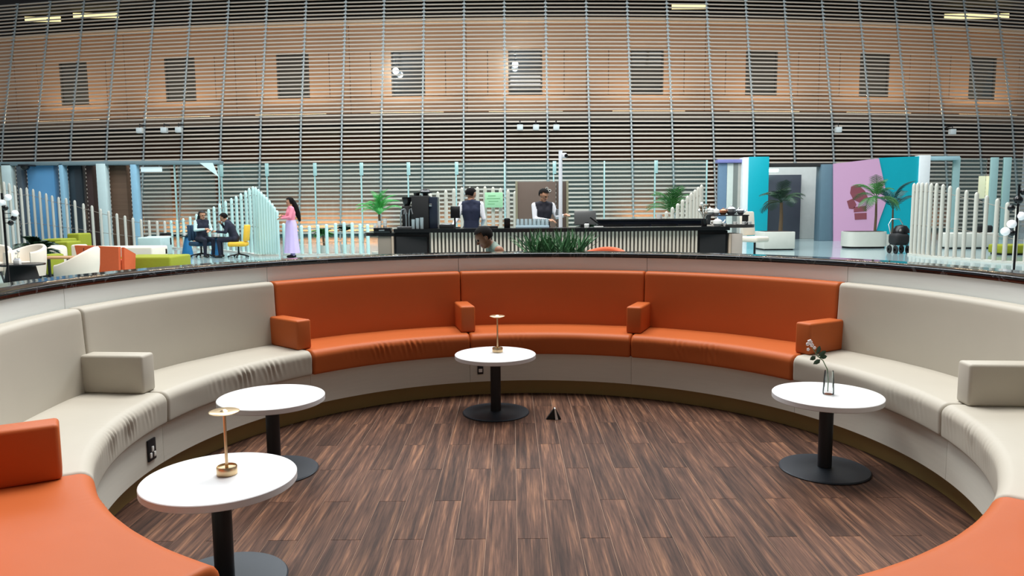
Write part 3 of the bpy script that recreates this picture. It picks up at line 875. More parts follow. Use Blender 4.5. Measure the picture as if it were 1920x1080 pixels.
# glass canopy right of the portal
gc = thing('glass_canopy', 'pale blue glass panes right of the teal portal, behind the picket fence', 'glass wall', (W(1790, 450, YP).x, YP, ZF))
for x0, x1 in ((1740, 1790), (1792, 1842), (1862, 1884), (1888, 1930)):
    add('pane', pxslab(x0, 297, x1, 450, YP + .6, .02, bevel=0), M_GLASS, gc, world=True)
for x in (1791, 1862, 1886):
    add('post', pxslab(x - 2, 295, x + 2, 450, YP + .55, .1), M_FIN, gc, world=True)
add('lintel', pxslab(1740, 293, 1800, 300, YP + .3, .5, floor=False), pm('aqua_lintel', (170, 206, 214), .3), gc, world=True)
B = pxslab(1838, 330, 1864, 372, YP + .9, .1, floor=False); add('lit_panel', B, pm('cream_lit', (250, 244, 205), .5, emit=.45), gc, world=True)

# ================================================================== glazed pavilion on the left
pv = thing('wall_pavilion', 'blue glazed pavilion with pale columns on the far left', 'wall', (W(120, 450, YP).x, YP, ZF), kind='structure')
M_COLUMN = pm('pale_aqua_column', (206, 226, 226), .4, var=.05)
M_BLUEP = pm('blue_panel', (104, 166, 214), .25, var=.10, scale=.5)
M_DGREY = pm('slate_column', (86, 96, 104), .4)
for x0, x1, mm, nm, dy in ((-60, 2, pm('cream_wall', (226, 226, 206), .5), 'cream_panel', 0), (2, 29, M_COLUMN, 'column', -.1), (30, 49, M_DGREY, 'column', -.05), (50, 109, M_BLUEP, 'blue_pane', .1), (110, 126, pm('blue_column', (150, 196, 220), .3), 'column', -.1),
                       (127, 160, pm('dark_slate_pane', (52, 60, 66), .2), 'dark_door', .25), (161, 180, pm('brown_dark', (74, 54, 50), .5), 'dark_panel', .3), (180, 204, M_COLUMN, 'column', -.15), (205, 243, pm('brown_slat_panel', (110, 84, 66), .6, var=.35, scale=2, stretch=(.2, .2, 7)), 'brown_panel', .35), (244, 262, pm('blue_column', (150, 196, 220), .3), 'column', -.1)):
    add(nm, pxslab(x0 - .8, 307, x1 + .9, 450, YP + dy, .3), mm, pv, world=True)
add('canopy', pxslab(-60, 304, 410, 307.5, YP - .1, .5, floor=False), pm('aqua_canopy', (120, 140, 146), .4), pv, world=True)
for x0, x1 in ((263, 326), (332, 408)):
    add('pane', pxslab(x0, 307, x1, 440, YP + .1, .02, bevel=0), M_GLASS, pv, world=True)
for x in (329, 411):
    add('post', pxslab(x - 3, 305, x + 3, 440, YP, .12), M_FIN, pv, world=True)
a = W(264, 313, YP + .05); c = W(304, 322, YP + .05); zcan = W(284, 307.5, YP + .05).z
t = thing('hanging_sign', 'blank white sign strip hanging below the left pavilion canopy', 'sign', (a.x, YP + .05, c.z))
hg = zcan - a.z
B = BM(); B.box(((c.x - a.x) / 2, 0, (a.z - c.z) / 2), (c.x - a.x, .05, a.z - c.z), .01); add('sign_box', B, pm('sign_white', (226, 244, 246), .4, emit=.25), t)
B = BM(); B.box((.1, 0, (a.z - c.z) + hg / 2), (.02, .02, hg)); add('hanger', B, M_SILVER, t)
B = BM(); B.box(((c.x - a.x) - .1, 0, (a.z - c.z) + hg / 2), (.02, .02, hg)); add('hanger', B, M_SILVER, t)
t = thing('white_triangle', 'small white triangular sail fixed under the glass top on the left', 'sheet', W(390, 330, YP - .152))
B = BM(); B.prism([W(374, 305.5, YP - .152), W(398, 305.5, YP - .152), W(409, 331, YP - .152)], (0, .05, 0)); add('sheet', B, pm('triangle_white', (224, 248, 246), .5), t, world=True)  # flat white triangle just below the canopy
# dome camera on the left
q = W(47, 314, YP - .4)
t = thing('dome_camera', 'black dome security camera on the far left pavilion column', 'camera', q)
B = BM(); B.lathe([(0, -.13), (.10, -.09), (.16, 0), (.16, .05), (0, .05)], seg=16); add('dome', B, M_BLACK, t)
B = BM(); B.box((0, .12, .08), (.4, .46, .06), .01); add('mount', B, M_BLACKMETAL, t)

# ================================================================== people
import numpy as np
def V(*a): return Vector(a)
def capsule(b, p1, r1, p2, r2, seg=14):
    p1, p2 = Vector(p1), Vector(p2)
    ax = p2 - p1
    L_ = ax.length
    zc_ = ax.normalized() if L_ > 1e-6 else V(0, 0, 1)
    n = zc_.orthogonal().normalized(); m_ = zc_.cross(n)
    pr = []
    for k in range(1, 6):
        a = -math.pi / 2 + k * math.pi / 12
        pr.append((r1 * math.cos(a), r1 * math.sin(a)))
    pr.append((r1, 0)); pr.append((r2, L_))
    for k in range(1, 6):
        a = k * math.pi / 12
        pr.append((r2 * math.cos(a), L_ + r2 * math.sin(a)))
    rings = [[b.verts.new(p1 - zc_ * r1)]]
    for r, h in pr:
        rings.append([b.verts.new(p1 + zc_ * h + (n * math.cos(2 * math.pi * i / seg) + m_ * math.sin(2 * math.pi * i / seg)) * r) for i in range(seg)])
    rings.append([b.verts.new(p1 + zc_ * (L_ + r2))])
    for A, C in zip(rings, rings[1:]):
        for i in range(seg):
            j = (i + 1) % seg
            if len(A) == 1: b.faces.new((A[0], C[i], C[j]))
            elif len(C) == 1: b.faces.new((A[i], C[0], A[j]))
            else: b.faces.new((A[i], C[i], C[j], A[j]))
def skeleton(sit=False, lean=0.0):
    J = {}
    if not sit:
        J.update(hipL=V(-.09, 0, .90), hipR=V(.09, 0, .90), kneeL=V(-.10, -.02, .49), kneeR=V(.10, -.02, .49), ankL=V(-.10, .02, .08), ankR=V(.10, .02, .08))
        b0 = V(0, 0, .95)
    else:
        J.update(hipL=V(-.09, 0, .52), hipR=V(.09, 0, .52), kneeL=V(-.12, -.42, .50), kneeR=V(.12, -.42, .50), ankL=V(-.12, -.40, .08), ankR=V(.12, -.40, .08))
        b0 = V(0, 0, .56)
    Rm = Matrix.Rotation(lean, 3, 'X')       # positive: leans forward (-Y)
    f = lambda x, y, z: b0 + Rm @ V(x, y, z)
    J.update(pel=b0, waist=f(0, 0, .14), chest=f(0, 0, .33), shL=f(-.185, 0, .45), shR=f(.185, 0, .45), neck=f(0, .0, .49), head=f(0, -.015, .645))
    J.update(elL=f(-.23, .03, .17), elR=f(.23, .03, .17), wrL=f(-.22, -.06, -.07), wrR=f(.22, -.06, -.07))
    return J
def human(name, lab, loc, rz, J, mats, face=(0, -1, 0), skirt=False, voxel=0.013, hairmat=None, hair='short', k=1.0):
    """mats: skin, sleeve, torso, trousers, shoes; J: joints, the figure faces -Y"""
    caps = []
    def c(p1, r1, p2, r2, m): caps.append((Vector(p1), r1, Vector(p2), r2, m))
    X = V(1, 0, 0)
    sx = (J['shR'] - J['shL']).normalized()
    c(J['hipL'], .105, J['hipR'], .105, 3)
    c(J['pel'] - sx * .04, .118, J['waist'] - sx * .045, .105, 2); c(J['pel'] + sx * .04, .118, J['waist'] + sx * .045, .105, 2)
    c(J['waist'] - sx * .045, .105, J['chest'] - sx * .075, .118, 2); c(J['waist'] + sx * .045, .105, J['chest'] + sx * .075, .118, 2)
    c(J['chest'] - sx * .075, .118, J['shL'] + sx * .045, .07, 2); c(J['chest'] + sx * .075, .118, J['shR'] - sx * .045, .07, 2)
    c(J['shL'] + sx * .03, .064, J['neck'], .06, 2); c(J['shR'] - sx * .03, .064, J['neck'], .06, 2)
    c(J['chest'], .11, J['neck'], .07, 2)
    for s in 'LR':
        c(J['sh' + s], .058, J['el' + s], .044, 1); c(J['el' + s], .044, J['wr' + s], .031, 1)
        c(J['hip' + s], .092, J['knee' + s], .062, 3); c(J['knee' + s], .060, J['ank' + s], .042, 3)
        a = J['ank' + s]; c(a + V(0, .03, -.035), .042, a + V(0, -.13, -.048), .032, 4)
        # hand: palm, four fingers of different lengths, thumb from the side of the palm
        d = (J['wr' + s] - J['el' + s]).normalized()
        side = d.cross(V(0, 0, 1)); side = side.normalized() if side.length > .2 else V(0, 1, 0)
        dn = side.cross(d).normalized()
        if dn.z > 0: dn = -dn
        w0 = J['wr' + s]
        c(w0 + d * .02, .029, w0 + d * .075, .033, 0)
        for q, ln in ((-.032, .058), (-.011, .072), (.011, .068), (.032, .052)):
            kn = w0 + d * .095 + side * q
            md = kn + d * ln * .55 + dn * .014
            c(kn, .0115, md, .011, 0); c(md, .011, md + d * ln * .4 + dn * .025, .010, 0)
        th = w0 + d * .035 + side * .032 * (1 if s == 'L' else -1)
        c(th, .013, th + d * .035 + side * .028 * (1 if s == 'L' else -1) + dn * .012, .0115, 0)
    F = Vector(face).normalized(); h = J['head']
    S = F.cross(V(0, 0, 1)).normalized(); U = S.cross(F).normalized()
    P = lambda f, u, s_: h + F * f + U * u + S * s_
    c(J['neck'] - (J['head'] - J['neck']) * .1, .052, P(-.01, -.06, 0), .052, 0)
    c(P(-.025, .03, 0), .088, P(.01, .025, 0), .083, 0)
    c(P(.015, -.03, 0), .070, P(.038, -.075, 0), .045, 0)
    c(P(.02, -.06, -.02), .045, P(.02, -.06, .02), .045, 0)
    c(P(.085, .005, 0), .012, P(.103, -.025, 0), .015, 0)
    for s_ in (-1, 1):
        c(P(-.012, -.012, .083 * s_), .016, P(-.012, .018, .086 * s_), .018, 0)
        c(P(.084, .012, .026 * s_), .0105, P(.084, .012, .036 * s_), .0105, 6)
    c(P(.077, -.062, -.016), .0105, P(.077, -.062, .016), .0105, 5)
    B = BM()
    for p1, r1, p2, r2, m in caps: capsule(B.b, p1, r1, p2, r2)
    me = bpy.data.meshes.new('tmp'); B.b.to_mesh(me); B.b.free()
    tmp = bpy.data.objects.new('tmp', me); COL.objects.link(tmp)
    md = tmp.modifiers.new('r', 'REMESH'); md.mode = 'VOXEL'; md.voxel_size = voxel; md.use_smooth_shade = True
    sm = tmp.modifiers.new('s', 'SMOOTH'); sm.factor = .5; sm.iterations = 2
    dg = bpy.context.evaluated_depsgraph_get()
    out = bpy.data.meshes.new_from_object(tmp.evaluated_get(dg)); out.name = 'body'
    bpy.data.objects.remove(tmp); bpy.data.meshes.remove(me)
    # colour each face by the limb it grew from
    nf = len(out.polygons)
    cs = np.empty(nf * 3); out.polygons.foreach_get('center', cs); cs = cs.reshape(-1, 3)
    best = np.full(nf, 1e9); idx = np.zeros(nf, int)
    for p1, r1, p2, r2, m in caps:
        a = np.array(p1); d = np.array(p2) - a; l2 = max(d @ d, 1e-9)
        tt = np.clip(((cs - a) @ d) / l2, 0, 1)
        dist = np.linalg.norm(cs - (a + tt[:, None] * d), axis=1) - (r1 + (r2 - r1) * tt)
        if m in (5, 6): dist -= .003
        ok = dist < best; best[ok] = dist[ok]; idx[ok] = m
    for m in mats: out.materials.append(m)
    out.materials.append(M_LIP); out.materials.append(M_HAIR)
    out.polygons.foreach_set('material_index', idx.astype(np.int32))
    out.polygons.foreach_set('use_smooth', np.ones(nf, bool))
    t = thing(name, lab, 'person', loc, rz)
    t.scale = (k, k, k)
    o = bpy.data.objects.new('body', out); COL.objects.link(o); o.parent = t
    # hair: a shell over the skull, open at the face
    if hair:
        B = BM()
        cc = P(-.012, .032, 0)
        bmesh.ops.create_uvsphere(B.b, u_segments=24, v_segments=16, radius=1)
        for v in B.b.verts:
            q = v.co.copy()
            nz_ = 1 + .05 * noise.noise(q * 4.1)
            v.co = cc + S * q.x * .102 * nz_ + F * q.y * .118 * nz_ + U * q.z * .110 * nz_
        kill = []
        for v in B.b.verts:
            q = v.co - cc
            f, u = q.dot(F), q.dot(U)
            if (f > .045 and u < .048) or (u < -.075 and hair == 'short') or (f > .01 and u < .0 and hair == 'short'): kill.append(v)
        bmesh.ops.delete(B.b, geom=kill, context='VERTS')
        if hair == 'long':
            B.tube([P(-.07, .02, 0), P(-.10, -.08, 0), P(-.115, -.22, 0), P(-.12, -.42, 0), P(-.115, -.60, 0)], [.07, .075, .08, .07, .03], 12)
        add('hair' , B, hairmat or M_HAIR, t, sharp=70)
    return t
def floor_at(px, Y, py=420): return V(W(px, py, Y).x, Y, ZF)

# barista with navy vest, seen from behind
J = skeleton(); J['elR'] = V(.27, .05, 1.13); J['wrR'] = V(.36, .17, .98); J['elL'] = V(-.24, .03, 1.12); J['wrL'] = V(-.20, -.15, 1.0)
J['head'] += V(0, -.015, -.01)
human('person', 'barista in navy vest and white shirt seen from behind at the bar', floor_at(884, 14.35), R_(180), J, [M_SKIN, M_SHIRT, M_NAVY, M_TROUSER, M_SHOE], face=(-.75, -.6, -.25))
# barista pouring, facing the camera and turned right
J = skeleton(lean=R_(8)); J['elL'] = V(-.20, -.14, 1.13); J['wrL'] = V(.04, -.30, 1.10); J['elR'] = V(.27, -.10, 1.16); J['wrR'] = V(.36, -.28, 1.19)
human('person', 'barista in dark vest and white sleeves pouring beside the white pole', floor_at(1017, 14.6), R_(14), J, [M_SKIN, M_SHIRT, pm('black_vest', (30, 30, 42), .8), M_TROUSER, M_SHOE], face=(.45, -.8, -.42), k=.985)
# man sitting just behind the pit wall, looking down to the left
J = skeleton(sit=True, lean=R_(20)); J['head'] += V(0, -.05, -.03); J['wrL'] = V(-.10, -.42, .72); J['elL'] = V(-.25, -.12, .74); J['wrR'] = V(.10, -.42, .72); J['elR'] = V(.25, -.12, .74)
human('person', 'dark-haired man in grey-green shirt seated just behind the pit wall, head bowed', V(W(950, 450, 7.98).x, 7.98, ZF - .02), R_(-72), J, [M_SKIN2, M_SKIN2, pm('sage_shirt', (112, 128, 118), .85), M_TROUSER, M_SHOE], face=(0, -.86, -.5), voxel=.009, k=.9)
# woman standing: coral top, long lavender skirt
J = skeleton(); J['elL'] = V(-.23, -.08, 1.16); J['wrL'] = V(-.06, -.24, 1.20); J['elR'] = V(.23, -.08, 1.16); J['wrR'] = V(.06, -.26, 1.14)
M_CORAL = pm('coral_pink_cloth', (240, 140, 160), .85, var=.12, scale=12)
pw = human('person', 'woman in coral pink top and long lavender skirt standing with long dark hair', floor_at(547, 20.6, 450), R_(-60), J, [M_SKIN, M_CORAL, M_CORAL, pm('lavender_cloth', (204, 186, 232), .85, var=.06), M_SHOE], face=(-.1, -.95, -.25), hair='long', k=.97)
B = BM(); pr = []
b = B.b; rg = []
for zz, rr in ((1.08, .15), (.99, .185), (.86, .20), (.6, .215), (.35, .24), (.14, .27)):
    rg.append([b.verts.new(((rr * (1 + .05 * math.sin(9 * a_) * (1.06 - zz))) * math.cos(a_), (rr * .82 * (1 + .05 * math.sin(9 * a_) * (1.06 - zz))) * math.sin(a_), zz)) for a_ in [2 * math.pi * i / 48 for i in range(48)]])
for A, C in zip(rg, rg[1:]):
    for i in range(48): b.faces.new((A[i], A[(i + 1) % 48], C[(i + 1) % 48], C[i]))
add('skirt', B, pm('lavender_cloth', (204, 186, 232), .85, var=.06), pw, sharp=70)
# two people at the small table on the left
J = skeleton(sit=True, lean=R_(22)); J['head'] += V(0, -.03, -.03); J['elL'] = V(-.24, -.24, .74); J['wrL'] = V(-.06, -.36, .95); J['elR'] = V(.24, -.2, .72); J['wrR'] = V(.12, -.46, .74)
M_SUIT = pm('dark_navy_suit', (26, 30, 48), .85, var=.12, scale=20)
human('person', 'man in dark suit leaning forward on the yellow chair, hand at his chin', floor_at(441, 20.9, 450), R_(-80), J, [M_SKIN, M_SUIT, M_SUIT, M_SUIT, M_SHOE], face=(0, -.9, -.4))
J = skeleton(sit=True, lean=R_(6)); J['elL'] = V(-.24, -.1, .78); J['wrL'] = V(-.05, -.30, .80); J['elR'] = V(.24, -.1, .78); J['wrR'] = V(.06, -.32, .76)
pw = human('person', 'seated person with a black headscarf facing the man in the yellow chair', floor_at(379, 21.2, 450), R_(48), J, [M_SKIN, pm('pale_aqua_cloth', (196, 224, 222), .85), M_SUIT, M_SUIT, M_SHOE], face=(.1, -.95, -.2), hair='long', hairmat=M_BLACKMATT)

# ================================================================== plants
def frond_mesh(name, L, droop, pairs, lw, ll, mat):
    B = BM(); b = B.b
    pts = []
    for i in range(9):
        s = i / 8
        pts.append(V(L * s * (1 - .25 * s * droop), 0, L * (.75 * s - droop * s * s)))
    B.tube(pts, [.012 * (1 - .8 * i / 8) + .002 for i in range(9)], 5)
    for k in range(pairs):
        s = .14 + .86 * k / (pairs - 1)
        i = min(7, int(s * 8)); p = pts[i].lerp(pts[i + 1], s * 8 - i)
        d = (pts[i + 1] - pts[i]).normalized()
        l_ = ll * math.sin(math.pi * min(.96, .12 + s * .86)) + .03
        for sd in (-1, 1):
            tip = p + d * l_ * .65 + V(0, sd * l_ * .8, -l_ * .25)
            sw = d * lw
            q = [p - sw, p + sw, p.lerp(tip, .6) + sw * .8, tip, p.lerp(tip, .6) - sw * .8]
            b.faces.new([b.verts.new(v) for v in q])
            b.faces.new([b.verts.new(v + V(0, 0, -.002)) for v in q][::-1])
    me = B.mesh(name, 80); me.materials.append(mat)
    return me
def palm(lab, base, h, L, n, mat, seed, zoff=0.0, trunk_r=.035, elev=(.2, 1.1), lw=.016, ll=.28, name='palm_plant', droop=.75, pot=None):
    r = random.Random(seed)
    t = thing(name, lab, 'plant', base)
    fm = frond_mesh('frond', L, droop, 15, lw, ll, mat)
    for i in range(n):
        o = add('frond', fm, mat, t)
        o.location = (0, 0, h)
        o.rotation_euler = (0, -r.uniform(*elev) + .35, 2 * math.pi * i / n + r.uniform(-.3, .3))
        s = r.uniform(.75, 1.1); o.scale = (s, s, s)
    if h > .1:
        B = BM(); B.tube([(0, 0, 0), (.02, .01, h * .5), (0, 0, h)], [trunk_r * 1.15, trunk_r, trunk_r * .8], 8); add('trunk', B, M_TRUNK, t)
    if pot:
        B = BM(); B.lathe([(0, 0), (pot * .7, 0), (pot, pot * 1.6), (pot * .92, pot * 1.6), (pot * .9, pot * 1.45), (0, pot * 1.45)], seg=20); add('pot', B, M_STONE, t)
    return t
p = onz(712, 476); palm('bright green feathery palm left of the coffee machine', (W(711, 400, 17.5).x, 17.5, ZF), 1.2, .72, 26, pm('bright_leaf', (66, 168, 76), .5, var=.3, scale=4), 5, pot=.2, elev=(.5, 1.65), lw=.0055, ll=.17)
palm('green palm behind the right part of the bar, in front of the louvres', (W(1262, 400, 19).x, 19, ZF), 1.15, .95, 18, M_LEAF, 8, pot=.22, elev=(.4, 1.6), lw=.011)
palm('slender palm in the cream planter left of the grey portal door', (W(1463, 440, 23.6).x, 23.6, ZF + .5), .95, .9, 17, M_LEAF_D, 11, trunk_r=.06, elev=(-.1, 1.5))
palm('palm with drooping leaves in the cream planter before the pink panel', (W(1640, 440, 24.2).x, 24.2, ZF + .42), 1.15, 1.05, 15, M_LEAF, 14, trunk_r=.04, elev=(-.3, 1.5))
palm('dark leafy plant before the teal panel, beside the black stroller', (W(1672, 440, 25.2).x, 25.2, ZF), 1.2, 1.3, 7, pm('teal_leaf', (20, 84, 84), .5, var=.3), 21, lw=.03, elev=(.6, 1.35), pot=.22)
palm('dark broad-leaved plant on the far left behind the cream chairs', (W(72, 440, 15.5).x, 15.5, ZF), .45, .62, 14, M_LEAF_D, 31, lw=.035, ll=.2, elev=(.1, 1.2), pot=.2)
for i, (px, Y, h, lab) in enumerate(((605, 22.3, .55, 'small leafy plant behind the low fence, nearer to the standing woman'), (646, 22.9, .65, 'small leafy plant behind the low fence, nearer to the bar'), (1100, 17.2, .85, 'small dark plant right of the brown kiosk panel'), (1165, 17.4, .82, 'small green plant in the middle of the back counter'), (1216, 17.9, .8, 'small green plant on the right of the back counter'))):
    palm(lab, (W(px, 420, Y).x, Y, ZF), h, .42, 10, M_LEAF_D if i in (1, 2) else M_LEAF, 40 + i, lw=.03, ll=.15, pot=.16)
# spiky plants in a trough right behind the pit wall
c = V(W(1041, 460, 7.42).x, 7.42, ZF)
t = thing('planter_trough', 'long planter of spiky green grass-like leaves just behind the pit wall', 'planter', c)
B = BM(); B.box((0, 0, .425), (.62, .24, .85), .01); add('trough', B, M_GREYTAUPE, t)
B = BM(); B.box((0, 0, .853), (.58, .20, .012)); add('soil', B, M_SOIL, t)
r = random.Random(12)
M_BLADE = pm('blade_leaf', (74, 122, 78), .5, var=.3, scale=3)
for i in range(190):
    B = BM(); bx = r.uniform(-.275, .275); by = r.uniform(-.09, .09)
    a = r.gauss(0, .42) + bx * 1.2; e = r.gauss(0, .35); l_ = r.uniform(.18, .30)
    d = V(math.sin(a), math.sin(e), 1).normalized()
    base = V(bx, by, .858); tip = base + d * l_ + V(math.sin(a) * .04, 0, -.02)
    wv = V(math.cos(i * 1.7), math.sin(i * 1.7), 0) * .008
    q = [base - wv, base + wv, base.lerp(tip, .55) + wv * 1.1, tip, base.lerp(tip, .55) - wv * 1.1]
    th = d.cross(wv).normalized() * .0012
    B.prism(q, th)
    add('leaf', B, M_BLADE, t, sharp=80)

# ================================================================== the coffee bar
YB = 13.0
xm = W(1055, 430, YB).x
def barY(X): return YB + 0.025 * (X - xm) ** 2
def bx(px, Y=YB): return W(px, 430, Y).x
ZC0, ZC1 = W(1055, 434.5, YB).z, W(1055, 427.5, YB).z
bar = thing('bar_counter', 'long curved coffee bar with black top and pale vertical slat front', 'bar', (xm, YB, ZF))
xs_ = [bx(735) + (bx(1374) - bx(735)) * i / 24 for i in range(25)]
add('counter_top', arcbox(-.06, .62, ZC0, ZC1, xs_, barY), M_BLACK, bar, world=True)
xs_ = [bx(804) + (bx(1312) - bx(804)) * i / 24 for i in range(25)]
add('front_panel', arcbox(.05, .10, ZF, ZC0 - .001, xs_, barY), pm('bar_back_grey', (96, 92, 86), .6), bar, world=True)
SLM = BM(); SLM.box((0, 0, .5), (.034, .05, 1.0)); SLM = SLM.mesh('slat'); SLM.materials.append(pm('pale_oak_slat', (222, 208, 192), .5, var=.06))
n = 70
for i in range(n):
    X = bx(808) + (bx(1310) - bx(808)) * i / (n - 1)
    o = add('slat', SLM, None, bar); o.location = (X - xm, barY(X) - YB + .025, 0); o.scale = (1, 1, ZC0 - ZF - .004)
for x0, x1 in ((735, 802), (1313, 1371)):
    B = BM(); a, c = bx(x0), bx(x1); yy = barY((a + c) / 2)
    B.box(((a + c) / 2, yy + .30, (ZF + ZC0) / 2 - .002), (c - a, .56, ZC0 - ZF - .006), .01); cb = add('cabinet', B, M_BLACK, bar, world=True)
    B = BM(); B.box(((a + c) / 2, yy + .012, (ZF + ZC0) / 2), (c - a - .08, .02, ZC0 - ZF - .14), .006); add('door', B, M_BLACKMATT, cb); cb.children[0].data.transform(rootM(bar).inverted())
for x0, x1, mm in ((703, 729, M_GREYTAUPE), (729.5, 734, pm('beige_edge', (196, 176, 156), .5)), (1374, 1379, pm('beige_edge', (196, 176, 156), .5)), (1380, 1401, pm('warm_grey_panel', (186, 174, 164), .5))):
    a, c = bx(x0), bx(x1); yy = barY((a + c) / 2)
    B = BM(); B.box(((a + c) / 2, yy + .3, (ZF + ZC0) / 2 - .03), (c - a, .6, ZC0 - ZF - .07), .006); add('end_panel', B, mm, bar, world=True)
for x0, x1, dz, flip in ((672, 736, -.06, -1), (1368, 1432, 0.04, 1)):
    a, c = bx(x0), bx(x1); yy = barY((a + c) / 2)
    lp = []
    for k in range(13):
        an = math.pi / 2 + math.pi * k / 12
        lp.append(V(a + .3 + .3 * math.cos(an) if flip < 0 else c - .3 - .3 * math.cos(an), yy + .3 + .34 * math.sin(an), ZC0 + dz))
    lp += [V(c if flip < 0 else a, yy - .04, ZC0 + dz), V(c if flip < 0 else a, yy + .64, ZC0 + dz)]
    B = BM(); B.prism(lp, (0, 0, .055)); add('end_top', B, M_BLACK if flip < 0 else pm('dark_bar_top', (54, 50, 48), .25), bar, world=True)

def item(name, lab, cat, px, Y, z, group=None, rz=0): return thing(name, lab, cat, (bx(px, Y), Y, z), rz, group)
def zpx(py, Y): return W(1000, py, Y).z
def xw(npx, Y): return npx * Y / FPX
YI = 13.55
# tall black coffee machine with a round hopper on top
t = item('coffee_machine', 'tall black coffee machine with a wide round hopper on the bar', 'coffee machine', 799, YI, ZC1)
hh = zpx(366, YI) - ZC1
B = BM(); B.box((-xw(8, YI), 0, hh / 2), (xw(31, YI), .42, hh), .012); add('body', B, M_BLACKMATT, t)
B = BM(); B.box((xw(15.5, YI), .02, hh / 2 - .01), (xw(15, YI), .36, hh - .02), .012); add('side_unit', B, pm('blue_black', (30, 38, 54), .35), t)
B = BM(); B.lathe([(0, hh), (.05, hh), (.05, hh + .04), (.13, hh + .055), (.135, hh + .075), (.09, hh + .09), (.07, hh + .12), (0, hh + .13)], (0, 0, 0), 24); add('hopper', B, M_BLACK, t)
B = BM(); B.box((xw(11, YI), -.19, hh * .72), (.05, .012, .05), .004); add('badge', B, M_SILVER, t)
B = BM(); B.lathe([(0, hh), (.05, hh), (.06, hh + .06), (0, hh + .06)], (-xw(17, YI), .05, 0), 16); add('bean_lid', B, M_BLACK, t)
t = item('coffee_grinder', 'smaller black coffee grinder left of the tall coffee machine', 'grinder', 764, YI + .1, ZC1)
hh = zpx(368, YI) - ZC1
B = BM(); B.box((0, 0, hh * .36), (.16, .24, hh * .72), .015); add('body', B, M_BLACKMATT, t)
B = BM(); B.lathe([(0, hh * .72), (.05, hh * .72), (.09, hh * .9), (.09, hh), (0, hh)], seg=18); add('hopper', B, M_BLACK, t)
t = item('steam_tap', 'silver arched steam pipes standing on the left end of the bar', 'tap', 757, YI - .2, ZC1)
for dx, sp in ((-.05, .08), (.05, -.02), (.10, .05)):
    B = BM(); B.tube([(dx, 0, 0), (dx, 0, .22), (dx + sp * .3, -.02, .34), (dx + sp, -.05, .36), (dx + sp * 1.5, -.07, .26)], .013, 8); add('pipe', B, M_SILVER, t)
B = BM(); B.box((.02, 0, .02), (.26, .16, .04), .008); add('base', B, M_SILVER, t)
for i, (px, h) in enumerate(((775, .17), (783, .19), (791, .20))):
    t = item('tumbler', 'clear glass tumbler before the tall coffee machine, %s of three' % ('leftmost', 'middle', 'rightmost')[i], 'glass', px, YI - .35, ZC1, 'tumblers by the coffee machine')
    B = BM(); B.lathe([(0, 0), (.030, 0), (.036, h), (.033, h), (.028, .01), (0, .01)], seg=16); add('glass', B, M_TUMBLER, t)
ZL = ZC0 - .06 + .055
t = item('serving_tray', 'black serving tray on the rounded left end of the bar', 'tray', 718, YI - .2, ZL)
B = BM(); B.box((0, 0, .045), (.30, .26, .088), .01); add('body', B, M_BLACK, t)
B = BM(); B.box((0, -.135, .05), (.1, .014, .02), .004); add('handle', B, M_SILVER, t)
for i, (px, h, lab) in enumerate(((722, .20, 'tallest white paper cup stack on the black tray'), (711, .15, 'middle white cup stack on the black tray'), (703.5, .10, 'shortest white cup stack on the black tray'))):
    t = item('cup_stack', lab, 'cups', px, YI - .2, ZL + .0885, 'white cups on the tray')
    k_ = int(h / .045)
    for j in range(k_):
        B = BM(); z0 = j * .042; B.lathe([(0, z0), (.027, z0), (.04 if i == 0 else .034, z0 + .041), (.0, z0 + .041)], seg=16); add('cup', B, M_CERAMIC, t)
# order screen
t = item('order_screen', 'small black order screen left of the barista in the navy vest', 'screen', 853, 13.5, ZC1)
B = BM(); B.box((0, 0, .01), (.2, .16, .02), .006); add('foot', B, M_BLACKMATT, t)
B = BM(); B.box((0, .02, .10), (.03, .03, .17)); add('neck', B, M_BLACKMATT, t)
B = BM(); B.box((.01, 0, .29), (.17, .03, .22), .008, rx=R_(-12)); add('screen', B, M_BLACK, t)
t = item('till_drawer', 'black till with grey keys beside the barista in the navy vest', 'till', 838, 13.4, ZC1)
B = BM(); B.box((0, 0, .035), (.26, .22, .07), .01); add('body', B, M_BLACKMATT, t)
B = BM(); B.box((.0, -.02, .075), (.18, .12, .012), .003, rx=R_(8)); add('keypad', B, M_SILVER, t)
# rack of glasses
t = item('glass_rack', 'pale blue rack of upturned glasses on the bar between the two baristas', 'rack', 998, 13.35, ZC1)
B = BM(); B.box((0, 0, .02), (.60, .24, .038), .006); add('tray', B, pm('pale_blue_plastic', (190, 216, 230), .4), t)
gm = BM(); gm.lathe([(0, .001), (.034, .001), (.030, .12), (0, .121)], seg=14); gm = gm.mesh('glass'); gm.materials.append(M_TUMBLER)
for i in range(8):
    for j in range(3):
        o = add('glass', gm, None, t); o.location = (-.262 + i * .075, -.075 + j * .075, .04)
# black box next to the rack
t = item('napkin_box', 'black box on the bar next to the rack of glasses', 'box', 951, 13.4, ZC1)
B = BM(); B.box((0, 0, .085), (.11, .16, .168), .01); add('body', B, M_BLACK, t)
B = BM(); B.box((-.0, -.01, .172), (.07, .1, .008), .002); add('lid', B, M_BLACKMATT, t)
t = item('drip_tray', 'long low black drip tray on the bar before the barista in the navy vest', 'tray', 915, 13.3, ZC1)
B = BM(); B.box((0, 0, .02), (.36, .2, .038), .008); add('body', B, M_BLACKMATT, t)
B = BM(); B.box((0, 0, .041), (.33, .17, .004)); add('grille', B, M_SILVER, t)
